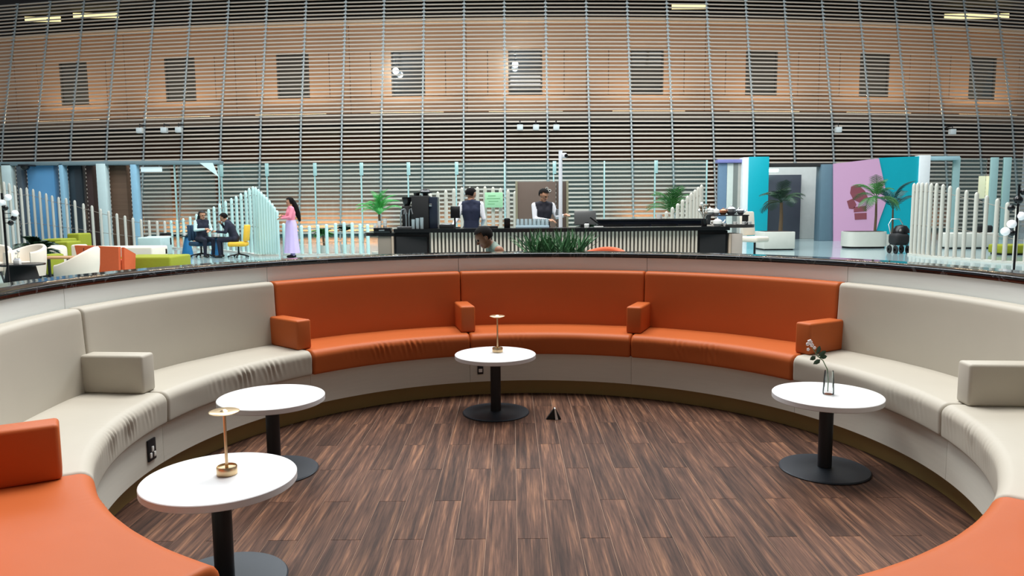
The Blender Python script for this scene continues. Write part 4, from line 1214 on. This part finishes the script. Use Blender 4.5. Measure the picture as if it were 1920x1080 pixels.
# tablet and card reader right of the pole
t = item('tablet_stand', 'grey tablet tilted on a stand right of the pouring barista', 'tablet', 1097, 13.5, ZC1)
B = BM(); B.box((0, 0, .17), (.40, .02, .26), .01, rx=R_(-14)); add('screen', B, pm('grey_screen', (84, 86, 86), .25), t)
B = BM(); B.box((0, .05, .03), (.16, .16, .06), .01); add('foot', B, M_BLACKMATT, t)
t = item('card_reader', 'slanted black card reader on the bar right of the tablet', 'card reader', 1117, 13.2, ZC1)
B = BM(); B.box((0, 0, .10), (.26, .07, .025), .006, ry=R_(38)); add('reader', B, M_BLACK, t)
B = BM(); B.box((.05, 0, .012), (.16, .1, .022), .004); add('foot', B, M_CERAMIC, t)
t = item('sugar_jar', 'small white jar with black lid left of the card reader', 'jar', 1100, 13.05, ZC1)
B = BM(); B.lathe([(0, 0), (.04, 0), (.045, .06), (.03, .075), (0, .075)], seg=16); add('jar', B, M_CERAMIC, t)
B = BM(); B.lathe([(0, .0755), (.032, .0755), (.03, .095), (0, .1)], seg=16); add('lid', B, M_BLACK, t)
# jug held by the pouring barista
t = thing('milk_jug', 'steel milk jug held by the pouring barista', 'jug', W(1046, 398, 14.26))
B = BM(); B.lathe([(0, -.06), (.045, -.06), (.05, -.02), (.036, .05), (.042, .06), (.038, .06), (.032, .04), (0, -.05)], seg=18); add('body', B, M_SILVER, t)
B = BM(); B.tube([(.045, 0, .045), (.08, 0, .03), (.08, 0, -.03), (.05, 0, -.045)], .008, 6); add('handle', B, M_SILVER, t)
# white camera pole
q = floor_at(1051, 14.05); zt = zpx(282, 14.05)
t = thing('camera_pole', 'white pole with a small security camera rising from the bar', 'pole', q)
B = BM(); B.lathe([(0, 0), (.035, 0), (.035, zt - ZF), (0, zt - ZF)], seg=14); add('pole', B, M_SHIRT, t)
B = BM(); B.box((.07, -.02, zt - ZF - .10), (.09, .1, .09), .02); add('camera', B, M_SHIRT, t)
B = BM(); B.lathe([(0, 0), (.035, 0), (.03, .03), (0, .03)], (.10, -.09, zt - ZF - .11), 14, Matrix.Rotation(R_(90), 3, 'X')); add('lens', B, M_BLACK, t)
B = BM(); B.lathe([(0, 0), (.055, 0), (.05, .03), (0, .03)], seg=16); add('foot', B, M_SHIRT, t)
# brown kiosk panel behind the pouring barista
YK = 16.6
a = W(968, 341, YK); c = W(1072, 341, YK)
t = thing('kiosk_panel', 'tall brown panel with a small white emblem behind the pouring barista', 'panel', ((a.x + c.x) / 2, YK, ZF))
wk = c.x - a.x; hk = a.z - ZF
B = BM(); B.box((-wk * .14, 0, hk / 2), (wk * .70, .08, hk), .01); add('panel', B, pm('brown_panel', (110, 94, 84), .5, var=.05), t)
B = BM(); B.box((wk * .31, .03, hk / 2), (wk * .18, .08, hk), .01); add('side_panel', B, pm('dark_brown_panel', (84, 70, 62), .5, var=.05), t)
for u in (-.497, .418):
    B = BM(); B.box((u * wk, -.01, hk / 2), (.05, .12, hk + .03), .006); add('edge_post', B, pm('olive_edge', (140, 136, 112), .5), t)
M_EMB = pm('emblem_white', (226, 222, 214), .5)
B = BM()
for dx_, dz_, r_ in ((-.06, 0, .035), (.06, 0, .035), (0, .05, .03)):
    B.lathe([(r_ * .55, 0), (r_, 0), (r_, .01), (r_ * .55, .01), (r_ * .55, 0)], (wk * .05 + dx_, -.042, hk - .2 + dz_), 16, Matrix.Rotation(R_(90), 3, 'X'))
add('emblem', B, M_EMB, t)
# dark back counter
YQ = 15.6
a = W(1118, 411, YQ); c = W(1313, 411, YQ)
t = thing('back_counter', 'long low black back counter with glossy top behind the bar', 'counter', ((a.x + c.x) / 2, YQ, ZF))
wq = c.x - a.x; hq = a.z - ZF
B = BM(); B.box((0, 0, hq / 2 - .02), (wq, .5, hq - .04), .01); add('cabinet', B, pm('black_blue_reflection', (22, 28, 44), .2), t)  # blue reflections on the black cabinet are put into its colour
B = BM(); B.box((0, -.02, hq - .019), (wq + .06, .58, .036), .006); add('top', B, M_BLACK, t)
for k_ in range(4):
    B = BM(); B.box((-wq * .375 + wq * .25 * k_, -.258, hq * .5), (wq * .24, .016, hq * .8), .004); add('door', B, M_BLACK, t)
t = thing('white_pot', 'small white pot standing on the black back counter', 'pot', (W(1236, 404, YQ).x, YQ, ZF + hq))
B = BM(); B.lathe([(0, 0.0), (.05, 0), (.065, .09), (.058, .09), (.045, .012), (0, .012)], seg=18); add('pot', B, M_CERAMIC, t)
B = BM(); B.lathe([(0, .07), (.055, .07), (.05, .078), (0, .08)], seg=18); add('soil', B, M_SOIL, t)
# crockery display on the right end of the bar
def teapot(px, Y, z, s, lab, mat):
    t = item('teapot', lab, 'teapot', px, Y, z, 'crockery on the right bar end')
    B = BM(); B.lathe([(0, 0), (.05 * s, 0), (.085 * s, .05 * s), (.08 * s, .10 * s), (.04 * s, .13 * s), (0, .135 * s)], seg=20); add('body', B, mat, t)
    B = BM(); B.ball((0, 0, .145 * s), .014 * s, 8, 6); add('knob', B, mat, t)
    B = BM(); B.tube([(.07 * s, 0, .05 * s), (.12 * s, 0, .08 * s), (.14 * s, 0, .12 * s)], [.018 * s, .012 * s, .009 * s], 8); add('spout', B, mat, t)
    B = BM(); B.tube([(-.07 * s, 0, .10 * s), (-.12 * s, 0, .10 * s), (-.125 * s, 0, .05 * s), (-.08 * s, 0, .035 * s)], .009 * s, 7); add('handle', B, mat, t)
ZR = ZC0 + .04 + .055
yr = barY(bx(1372)) + .28
t = item('display_shelf', 'low dark two-tier shelf carrying crockery on the right bar end', 'shelf', 1362, yr + .08, ZR)
B = BM(); B.box((0, 0, .165), (.72, .34, .02), .004); add('shelf_board', B, M_TROUSER, t)
for sx in (-.34, .34):
    B = BM(); B.box((sx, 0, .078), (.02, .3, .153)); add('leg', B, M_BLACKMETAL, t)
ZT = ZR + .176
M_COPPER = pm('copper', (196, 130, 96), .3, .8)
for i, (px, s, lab, mm) in enumerate(((1330, .95, 'white teapot leftmost on the crockery shelf', M_CERAMIC), (1342, .8, 'white teapot second from the left on the crockery shelf', M_CERAMIC), (1355, .8, 'copper coloured teapot in the middle of the crockery shelf', M_COPPER), (1370, 1.1, 'large silver teapot on the crockery shelf', M_SILVER), (1388, .8, 'silver teapot rightmost on the crockery shelf', M_SILVER))):
    teapot(px, yr + .08, ZT, s, lab, mm)
teapot(1345, barY(bx(1345)) + .12, ZC1, 1.0, 'big white teapot on the bar top below the crockery shelf', M_CERAMIC)
for i, (px, lab) in enumerate(((1359, 'white cup on the bar beside the big white teapot'), (1378, 'white cup under the crockery shelf on the bar end'), (1394, 'white cup nearest the cream bar chair'), (1405, 'outermost white cup on the right bar end'))):
    Y = barY(bx(px)) + .10
    t = item('cup', lab, 'cup', px, Y, ZC1 if i == 0 else ZR, 'white cups on the right bar end')
    B = BM(); B.lathe([(0, 0), (.025, 0), (.038, .055), (.034, .055), (.02, .008), (0, .008)], seg=16); add('cup', B, M_CERAMIC, t)
    B = BM(); B.tube([(.034, 0, .045), (.055, 0, .04), (.05, 0, .018), (.03, 0, .015)], .005, 6); add('handle', B, M_CERAMIC, t)
t = item('flower_bunch', 'dark dried flower bunch in a black pot at the right end of the bar', 'flowers', 1320, barY(bx(1320)) + .2, ZC1)
B = BM(); B.lathe([(0, 0), (.05, 0), (.06, .14), (0, .14)], seg=16); add('pot', B, M_BLACK, t)
r = random.Random(5)
for k_ in range(14):
    B = BM(); d = V(r.uniform(-.1, .1), r.uniform(-.06, .06), r.uniform(.1, .27)); B.tube([(0, 0, .13), V(0, 0, .14) + d], .004, 5); B.ball(V(0, 0, .14) + d, r.uniform(.016, .03), 8, 6)
    add('bloom', B, (M_GREYTAUPE, M_CERAMIC, M_TRUNK)[k_ % 3], t)

# ================================================================== lounge furniture beyond the pit
def tub_chair(lab, px, Y, rz, mat, seat=.42, back=.78, arm=.60, r=.33, name='tub_chair', legs=True, z0=None, group=None, py=480):
    """faces local -Y"""
    t = thing(name, lab, 'chair', (W(px, py, Y).x, Y, ZF if z0 is None else z0), rz, group)
    B = BM(); b = B.b; st = []
    n = 28
    for i in range(n + 1):
        a = R_(-122 + 244 * i / n)
        c2 = max(0, math.cos(a * .74)) ** 1.6
        zt = arm + (back - arm) * c2
        tap = 1 - .12 * (1 - c2)
        def P_(rr, z, fl=1.0): return b.verts.new((rr * math.sin(a) * fl, rr * math.cos(a) * fl * .98, z))
        lo = .16
        fl = 1 + .10 * (zt - .3)
        st.append([P_(r - .07, lo), P_(r, lo, .9), P_(r, zt * .6, 1.0), P_(r, zt - .03, fl), P_(r - .02, zt, fl), P_(r - .05, zt, fl), P_(r - .07, zt - .03, fl)])
    for A, C in zip(st, st[1:]):
        for i in range(7): b.faces.new((A[i], A[(i + 1) % 7], C[(i + 1) % 7], C[i]))
    b.faces.new(st[0][::-1]); b.faces.new(st[-1])
    add('shell', B, mat, t, sharp=60)
    B = BM(); B.lathe([(0, seat - .16), (r - .085, seat - .16), (r - .075, seat - .13), (r - .08, seat - .03), (r - .13, seat), (0, seat + .008)], seg=28); add('seat', B, mat, t)
    if legs:
        for sx in (-1, 1):
            for sy in (-1, 1):
                B = BM(); B.tube([(sx * .17, sy * .17, .255), (sx * .24, sy * .24, 0)], [.018, .012], 8); add('leg', B, M_BLACKMETAL, t)
    return t
tub_chair('cream tub chair at the far left behind the black round table', -16, 13.3, R_(20), M_CREAM, back=.73, r=.31)
tub_chair('cream tub chair between the black round table and the dark plant', 50, 13.4, R_(-15), M_CREAM, back=.73, r=.31)
tub_chair('cream tub chair in side view, left of the terracotta wing chair', 138, 12.2, R_(-78), M_CREAM, back=.74, arm=.46, r=.38)
tub_chair('terracotta tub chair under the seated man, half hidden by the pit wall', 955, 8.0, R_(-72), M_TERRA, seat=.40, back=.84, z0=ZF)
tub_chair('terracotta tub chair right of the spiky planter, mostly behind the pit wall', 1126, 7.9, R_(-25), M_TERRA, seat=.42, back=.88, arm=.72, r=.30)
# wing chair seen from behind
t = thing('wing_chair', 'terracotta high-backed wing chair seen from behind on the left', 'chair', floor_at(183, 13.6, 480), R_(184))
B = BM(); B.prism([(-.36, 0, .12), (.30, 0, .12), (.40, 0, .70), (-.38, 0, .66)], (0, -.10, 0)); add('backrest', B, M_TERRA, t)
B = BM(); B.prism([(.31, -.10, .12), (.31, -.55, .12), (.36, -.55, .52), (.40, -.10, .69)], (.05, 0, 0)); add('wing', B, M_TERRA, t)
B = BM(); B.prism([(-.37, -.10, .12), (-.37, -.55, .12), (-.40, -.55, .50), (-.39, -.10, .65)], (-.05, 0, 0)); add('wing', B, M_TERRA, t)
B = BM(); B.box((-.03, -.35, .32), (.64, .46, .18), .03); add('seat', B, M_TERRA, t)
B = BM(); B.box((.235, .004, .40), (.012, .012, .50)); add('piping', B, pm('dark_piping', (120, 50, 28), .7), t)
for sx in (-.3, .27):
    for sy in (-.05, -.5):
        B = BM(); B.tube([(sx, sy, .22), (sx, sy, 0)], .02, 8); add('leg', B, M_BLACKMETAL, t)
def upholstered(name, lab, cat, px0, px1, ytop, Y, depth, mat, bevel=.04, back=None, topmat=None):
    a = W(px0, ytop, Y); c = W(px1, ytop, Y); h = a.z - ZF
    t = thing(name, lab, cat, ((a.x + c.x) / 2, Y, ZF))
    wd_ = c.x - a.x
    B = BM(); B.box((0, 0, h / 2 + .02), (wd_, depth, h - .05), bevel, seg=3); add('body', B, mat, t)
    B = BM(); B.box((0, 0, .022), (wd_ - .1, depth - .1, .04)); add('base', B, M_BLACKMATT, t)
    if back:
        B = BM(); B.box((0, depth / 2 - .09, (h + back) / 2), (wd_, .17, back), bevel, seg=3); add('backrest', B, mat, t)
    return t
upholstered('ottoman', 'large lime green ottoman beside the terracotta wing chair', 'ottoman', 237, 339, 479, 14.85, .95, M_LIME)
upholstered('ottoman', 'small olive green ottoman under the wooden table top on the left', 'ottoman', 84, 107, 476, 15.2, .5, M_LIME)
upholstered('sofa', 'long cream sofa behind the terracotta wing chair', 'sofa', 162, 300, 462, 17.6, .8, M_CREAM, back=.20)
upholstered('sofa', 'lime green sofa with back on the far left before the picket fence', 'sofa', 92, 130, 447, 19.5, .7, M_LIME, back=.22)
upholstered('ottoman', 'lime green block seat next to the cream cube on the left', 'ottoman', 112, 140, 452, 18.2, .6, M_LIME)
upholstered('ottoman', 'lime green block seat beside the picket fence on the left', 'ottoman', 137, 160, 437, 20.2, .6, M_LIME)
upholstered('ottoman', 'cream cube seat in front of the lime green block', 'ottoman', 139, 158, 458, 16.8, .3, M_CREAM)
upholstered('ottoman', 'low cream pouf below the dark plant on the left', 'ottoman', 74, 116, 460, 16.4, .5, M_CREAM, bevel=.09)
upholstered('sofa', 'pale aqua sofa by the picket fence behind the brown bin', 'sofa', 268, 312, 444, 21.6, .7, pm('pale_aqua_fabric', (186, 208, 206), .8), back=.30)
upholstered('sofa', 'lime green bench behind the right picket fence', 'sofa', 1866, 1945, 458, 19.6, .6, M_LIME)
upholstered('sofa', 'white bench behind the right picket fence', 'sofa', 1770, 1862, 436, 22.6, .6, M_STONE, back=.12)
# wooden low table on the left
t = thing('low_table', 'low wooden table top beside the lime seats on the left', 'table', floor_at(112, 14.3, 480))
zt = zpx(474, 14.3) - ZF
M_OAK = pm('oak_top', (172, 132, 88), .5, var=.12, scale=2, stretch=(1, 8, 1))
B = BM(); B.box((0, 0, zt - .02), (.70, .5, .035), .008); add('table_top', B, M_OAK, t)
for sx in (-.28, .28):
    B = BM(); B.box((sx, .1, (zt - .04) / 2), (.04, .04, zt - .04)); add('leg', B, M_BLACKMETAL, t)
    B = BM(); B.box((sx, -.2, (zt - .04) / 2), (.04, .04, zt - .04)); add('leg', B, M_BLACKMETAL, t)
# black drum table with a small vase and napkin
Yd = 12.0
p = floor_at(40, Yd, 500); zt = zpx(487, Yd) - ZF
t = thing('drum_table', 'round black table with a tapered drum base on the far left', 'table', p)
B = BM(); B.lathe([(0, zt - .03), (.335, zt - .03), (.345, zt - .022), (.345, zt - .004), (.34, zt), (0, zt)], seg=48); add('table_top', B, M_BLACK, t)
B = BM(); B.lathe([(0, 0), (.29, 0), (.20, zt - .031), (0, zt - .031)], seg=40); add('drum_base', B, M_BLACKMATT, t)
t = thing('bud_vase', 'small glass bud vase with white flowers on the black round table', 'vase', p + V(-.06, 0, zt))
B = BM(); B.lathe([(0, 0), (.03, 0), (.032, .10), (.029, .10), (.026, .01), (0, .01)], seg=18); add('glass', B, M_VASE, t)
B = BM(); B.tube([(0, 0, .015), (.01, 0, .12), (.03, 0, .2)], .003, 5); add('stem', B, M_LEAF, t)
B = BM(); B.ball((.03, 0, .21), .025, 10, 8); B.ball((-.01, 0, .17), .018, 8, 6); add('blossom', B, M_CERAMIC, t)
t = thing('napkin_holder', 'white napkin holder on the black round table', 'holder', p + V(.02, -.12, zt))
B = BM(); B.box((0, 0, .035), (.10, .06, .068), .005); add('body', B, M_CERAMIC, t)
B = BM(); B.box((0, 0, .075), (.085, .03, .03)); add('napkin', B, M_SHIRT, t)
# brown bin
p = onz(312, 471)
t = thing('waste_bin', 'brown cylindrical bin with black rim before the picket fence', 'bin', p)
hb = W(312, 437, p.y).z - ZF; rb = xw(10, p.y)
B = BM(); B.lathe([(0, .0), (rb, 0), (rb, .14), (0, .14)], seg=24); add('foot', B, M_BLACKMATT, t)
B = BM(); B.lathe([(0, .141), (rb * .97, .141), (rb * .97, hb - .06), (0, hb - .06)], seg=24); add('body', B, pm('brown_bin', (112, 84, 78), .4), t)
B = BM(); B.lathe([(0, hb - .059), (rb, hb - .059), (rb, hb), (rb * .8, hb), (rb * .75, hb - .03), (0, hb - .03)], seg=24); add('rim', B, M_BLACK, t)
# cone tables
M_BLUECONE = pm('blue_cone', (28, 106, 156), .3, var=.1)
for px, yb, yt, lab in ((352, 477, 442, 'small side table with a shiny blue cone base left of the seated pair'), (406, 479, 444, 'small table with a blue cone base between the two seated people')):
    p = onz(px, yb); h = W(px, yt, p.y).z - ZF
    t = thing('cone_table', lab, 'table', p, group='blue cone tables')
    B = BM(); B.lathe([(0, 0), (.17, 0), (.06, h - .03), (0, h - .03)], seg=28); add('cone_base', B, M_BLUECONE, t)
    rt = .13 if px < 380 else .27
    B = BM(); B.lathe([(0, h - .029), (rt, h - .029), (rt, h), (0, h)], seg=32); add('table_top', B, M_BLACK, t)
    for k_ in range(2 if px < 380 else 3):
        u = thing('cup', 'white cup on the %s blue cone table, %s' % ('left' if px < 380 else 'right', ('left one', 'right one', 'middle one')[k_]), 'cup', p + V((-.06, .06, 0)[k_], (-.02, .03, -.08)[k_], h), group='cups on the cone tables')
        B = BM(); B.lathe([(0, 0), (.03, 0), (.042, .09), (.037, .09), (.026, .01), (0, .01)], seg=14); add('cup', B, M_CERAMIC, u)
        B = BM(); B.tube([(.036, 0, .07), (.06, 0, .06), (.055, 0, .03), (.033, 0, .025)], .006, 6); add('handle', B, M_CERAMIC, u)
# yellow swivel chair under the man, dark chair under the other person
def swivel(lab, px, Y, rz, mat, sw=.52, name='swivel_chair', sh=.45, bh=.46, ribs=6):
    t = thing(name, lab, 'chair', floor_at(px, Y, 460), rz)
    B = BM(); B.box((0, 0, sh - .07), (sw, .50, .13), .045, seg=3); st_ = add('seat', B, mat, t)
    for k_ in range(ribs):
        u = -sw / 2 + sw * (k_ + .5) / ribs
        B = BM(); B.box((u, .24, sh + bh / 2 + .01), (sw / ribs * .96, .10, bh), .03, seg=2, rx=R_(-6)); add('back_rib', B, mat, t)
    B = BM(); B.lathe([(0, .09), (.025, .09), (.025, sh - .14), (0, sh - .14)], seg=12); add('column', B, M_BLACKMETAL, t)
    for k_ in range(5):
        a = 2 * math.pi * k_ / 5
        B = BM(); B.tube([(0, 0, .10), (.28 * math.cos(a), .28 * math.sin(a), .045)], [.025, .016], 8); B.ball((.28 * math.cos(a), .28 * math.sin(a), .03), .029, 8, 6); add('foot', B, M_BLACKMETAL, t)
    return t
swivel('yellow ribbed swivel chair with the man in dark suit on it', 447, 20.9, R_(-80), M_YELLOW)
swivel('dark blue chair under the person with the black headscarf', 377, 21.3, R_(48), pm('dark_blue_fabric', (30, 62, 88), .8), name='swivel_chair')
swivel('cream swivel bar chair at the right end of the bar', 1415, 16.6, R_(28), M_CREAM, sw=.40, sh=.66, bh=.54, ribs=1, name='bar_chair')
# planters by the portal
p0 = onz(1459, 469)
t = thing('box_planter', 'square cream planter holding the slender palm by the portal', 'planter', p0)
wd_ = xw(58, p0.y)
B = BM(); B.box((0, .35, .30), (wd_, .9, .52), .02); add('box', B, M_STONE, t)
B = BM(); B.box((0, .35, .02), (wd_ - .08, .82, .04)); add('base', B, M_BLACKMATT, t)
B = BM(); B.box((0, .35, .562), (wd_ - .14, .76, .01)); add('soil', B, M_SOIL, t)
p0 = onz(1628, 466)
t = thing('oval_planter', 'long rounded cream planter before the pink panel', 'planter', p0)
wd_ = xw(76, p0.y)
lp = []
for k_ in range(24):
    a = 2 * math.pi * k_ / 24
    lp.append(V(math.copysign(abs(math.cos(a)) ** .5, math.cos(a)) * wd_ / 2, .35 + math.copysign(abs(math.sin(a)) ** .6, math.sin(a)) * .42, .06))
B = BM(); B.prism(lp, (0, 0, .46)); add('box', B, M_STONE, t)
B = BM(); B.prism([V(v.x * .94, .35 + (v.y - .35) * .94, 0) for v in lp], (0, 0, .06)); add('base', B, M_BLACKMATT, t)
B = BM(); B.prism([V(v.x * .9, .35 + (v.y - .35) * .9, .521) for v in lp], (0, 0, .008)); add('soil', B, M_SOIL, t)
# stroller
p0 = onz(1684, 475)
t = thing('stroller', 'black folded stroller standing by the right picket fence', 'stroller', p0)
k_ = p0.y / FPX
B = BM(); B.box((0, 0, .40), (.42, .45, .34), .10, seg=3); add('seat', B, M_BLACKMATT, t)
B = BM(); B.lathe([(0, 0), (.22, 0), (.21, .10), (.14, .2), (0, .24)], (.06, .02, .56), 20); add('hood', B, M_BLACK, t)
B = BM(); B.tube([(-.16, .1, .45), (-.2, .2, .80), (-.1, .24, .95), (.12, .24, .95), (.2, .2, .8)], .014, 7); add('handlebar', B, M_SILVER, t)
for sx in (-.17, .17):
    B = BM(); B.tube([(sx, -.15, .12), (sx, .1, .5)], .014, 7); add('frame_bar', B, M_BLACKMETAL, t)
    for sy in (-.18, .16):
        B = BM(); B.lathe([(.04, -.02), (.11, -.02), (.11, .02), (.04, .02), (.04, -.02)], (sx, sy, .11), 20, Matrix.Rotation(R_(90), 3, 'Y')); add('wheel', B, M_BLACKMATT, t)
        B = BM(); B.tube([(sx, sy, .11), (sx, sy * .8, .28)], .012, 6); add('strut', B, M_BLACKMETAL, t)
# ball lamps
M_GLOBE = pm('opal_globe', (242, 244, 246), .25, var=.02, emit=.25)
def ball_lamp(lab, Y, pole, balls):
    x0, yt, yb = pole
    q = W(x0, yb, Y); t = thing('globe_lamp', lab, 'lamp', (q.x, Y, ZF))
    zt = W(x0, yt, Y).z - ZF
    B = BM(); B.lathe([(0, 0), (.16, 0), (.15, .025), (.02, .035), (.0165, .04), (.0165, zt), (0, zt)], seg=18); add('pole', B, M_BLACK, t)
    for px, py, rp, wht in balls:
        c = W(px, py, Y) - V(q.x, Y, ZF)
        B = BM(); B.ball(c, xw(rp, Y), 18, 12); g_ = add('globe' if wht else 'black_ball', B, M_GLOBE if wht else M_BLACK, t)
        B = BM(); B.tube([V(0, 0, c.z), c], .006, 6); add('arm', B, M_BLACK, g_)
ball_lamp('black pole lamp with white and black balls at the right frame edge', 11.5, (1900, 346, 520),
          [(1897, 420, 8, True), (1885, 434, 8, True), (1914, 405, 8, True), (1896, 390, 6, False), (1909, 375, 8, False), (1897, 437, 6, False), (1919, 360, 6, False)])
ball_lamp('black pole lamp with white and black balls at the left frame edge', 11.2, (16, 362, 520),
          [(15, 370, 6, True), (4, 380, 6, True), (28, 400, 6, True), (10, 390, 5, False), (26, 409, 5, False), (20, 418, 5, False)])
# black cushions on the white bench
for px, lab in ((1836, 'left black cushion on the white bench behind the right fence'), (1853, 'right black cushion on the white bench behind the right fence')):
    q = W(px, 428, 22.5)
    t = thing('cushion', lab, 'cushion', (q.x, 22.5, W(px, 436, 22.5).z + .0), group='black cushions')
    B = BM(); B.box((0, 0, .11), (.24, .14, .22), .06, seg=3); add('pad', B, M_BLACKMATT, t)
    B = BM(); B.box((0, -.02, .215), (.16, .02, .012), .004); add('seam', B, M_TROUSER, t)
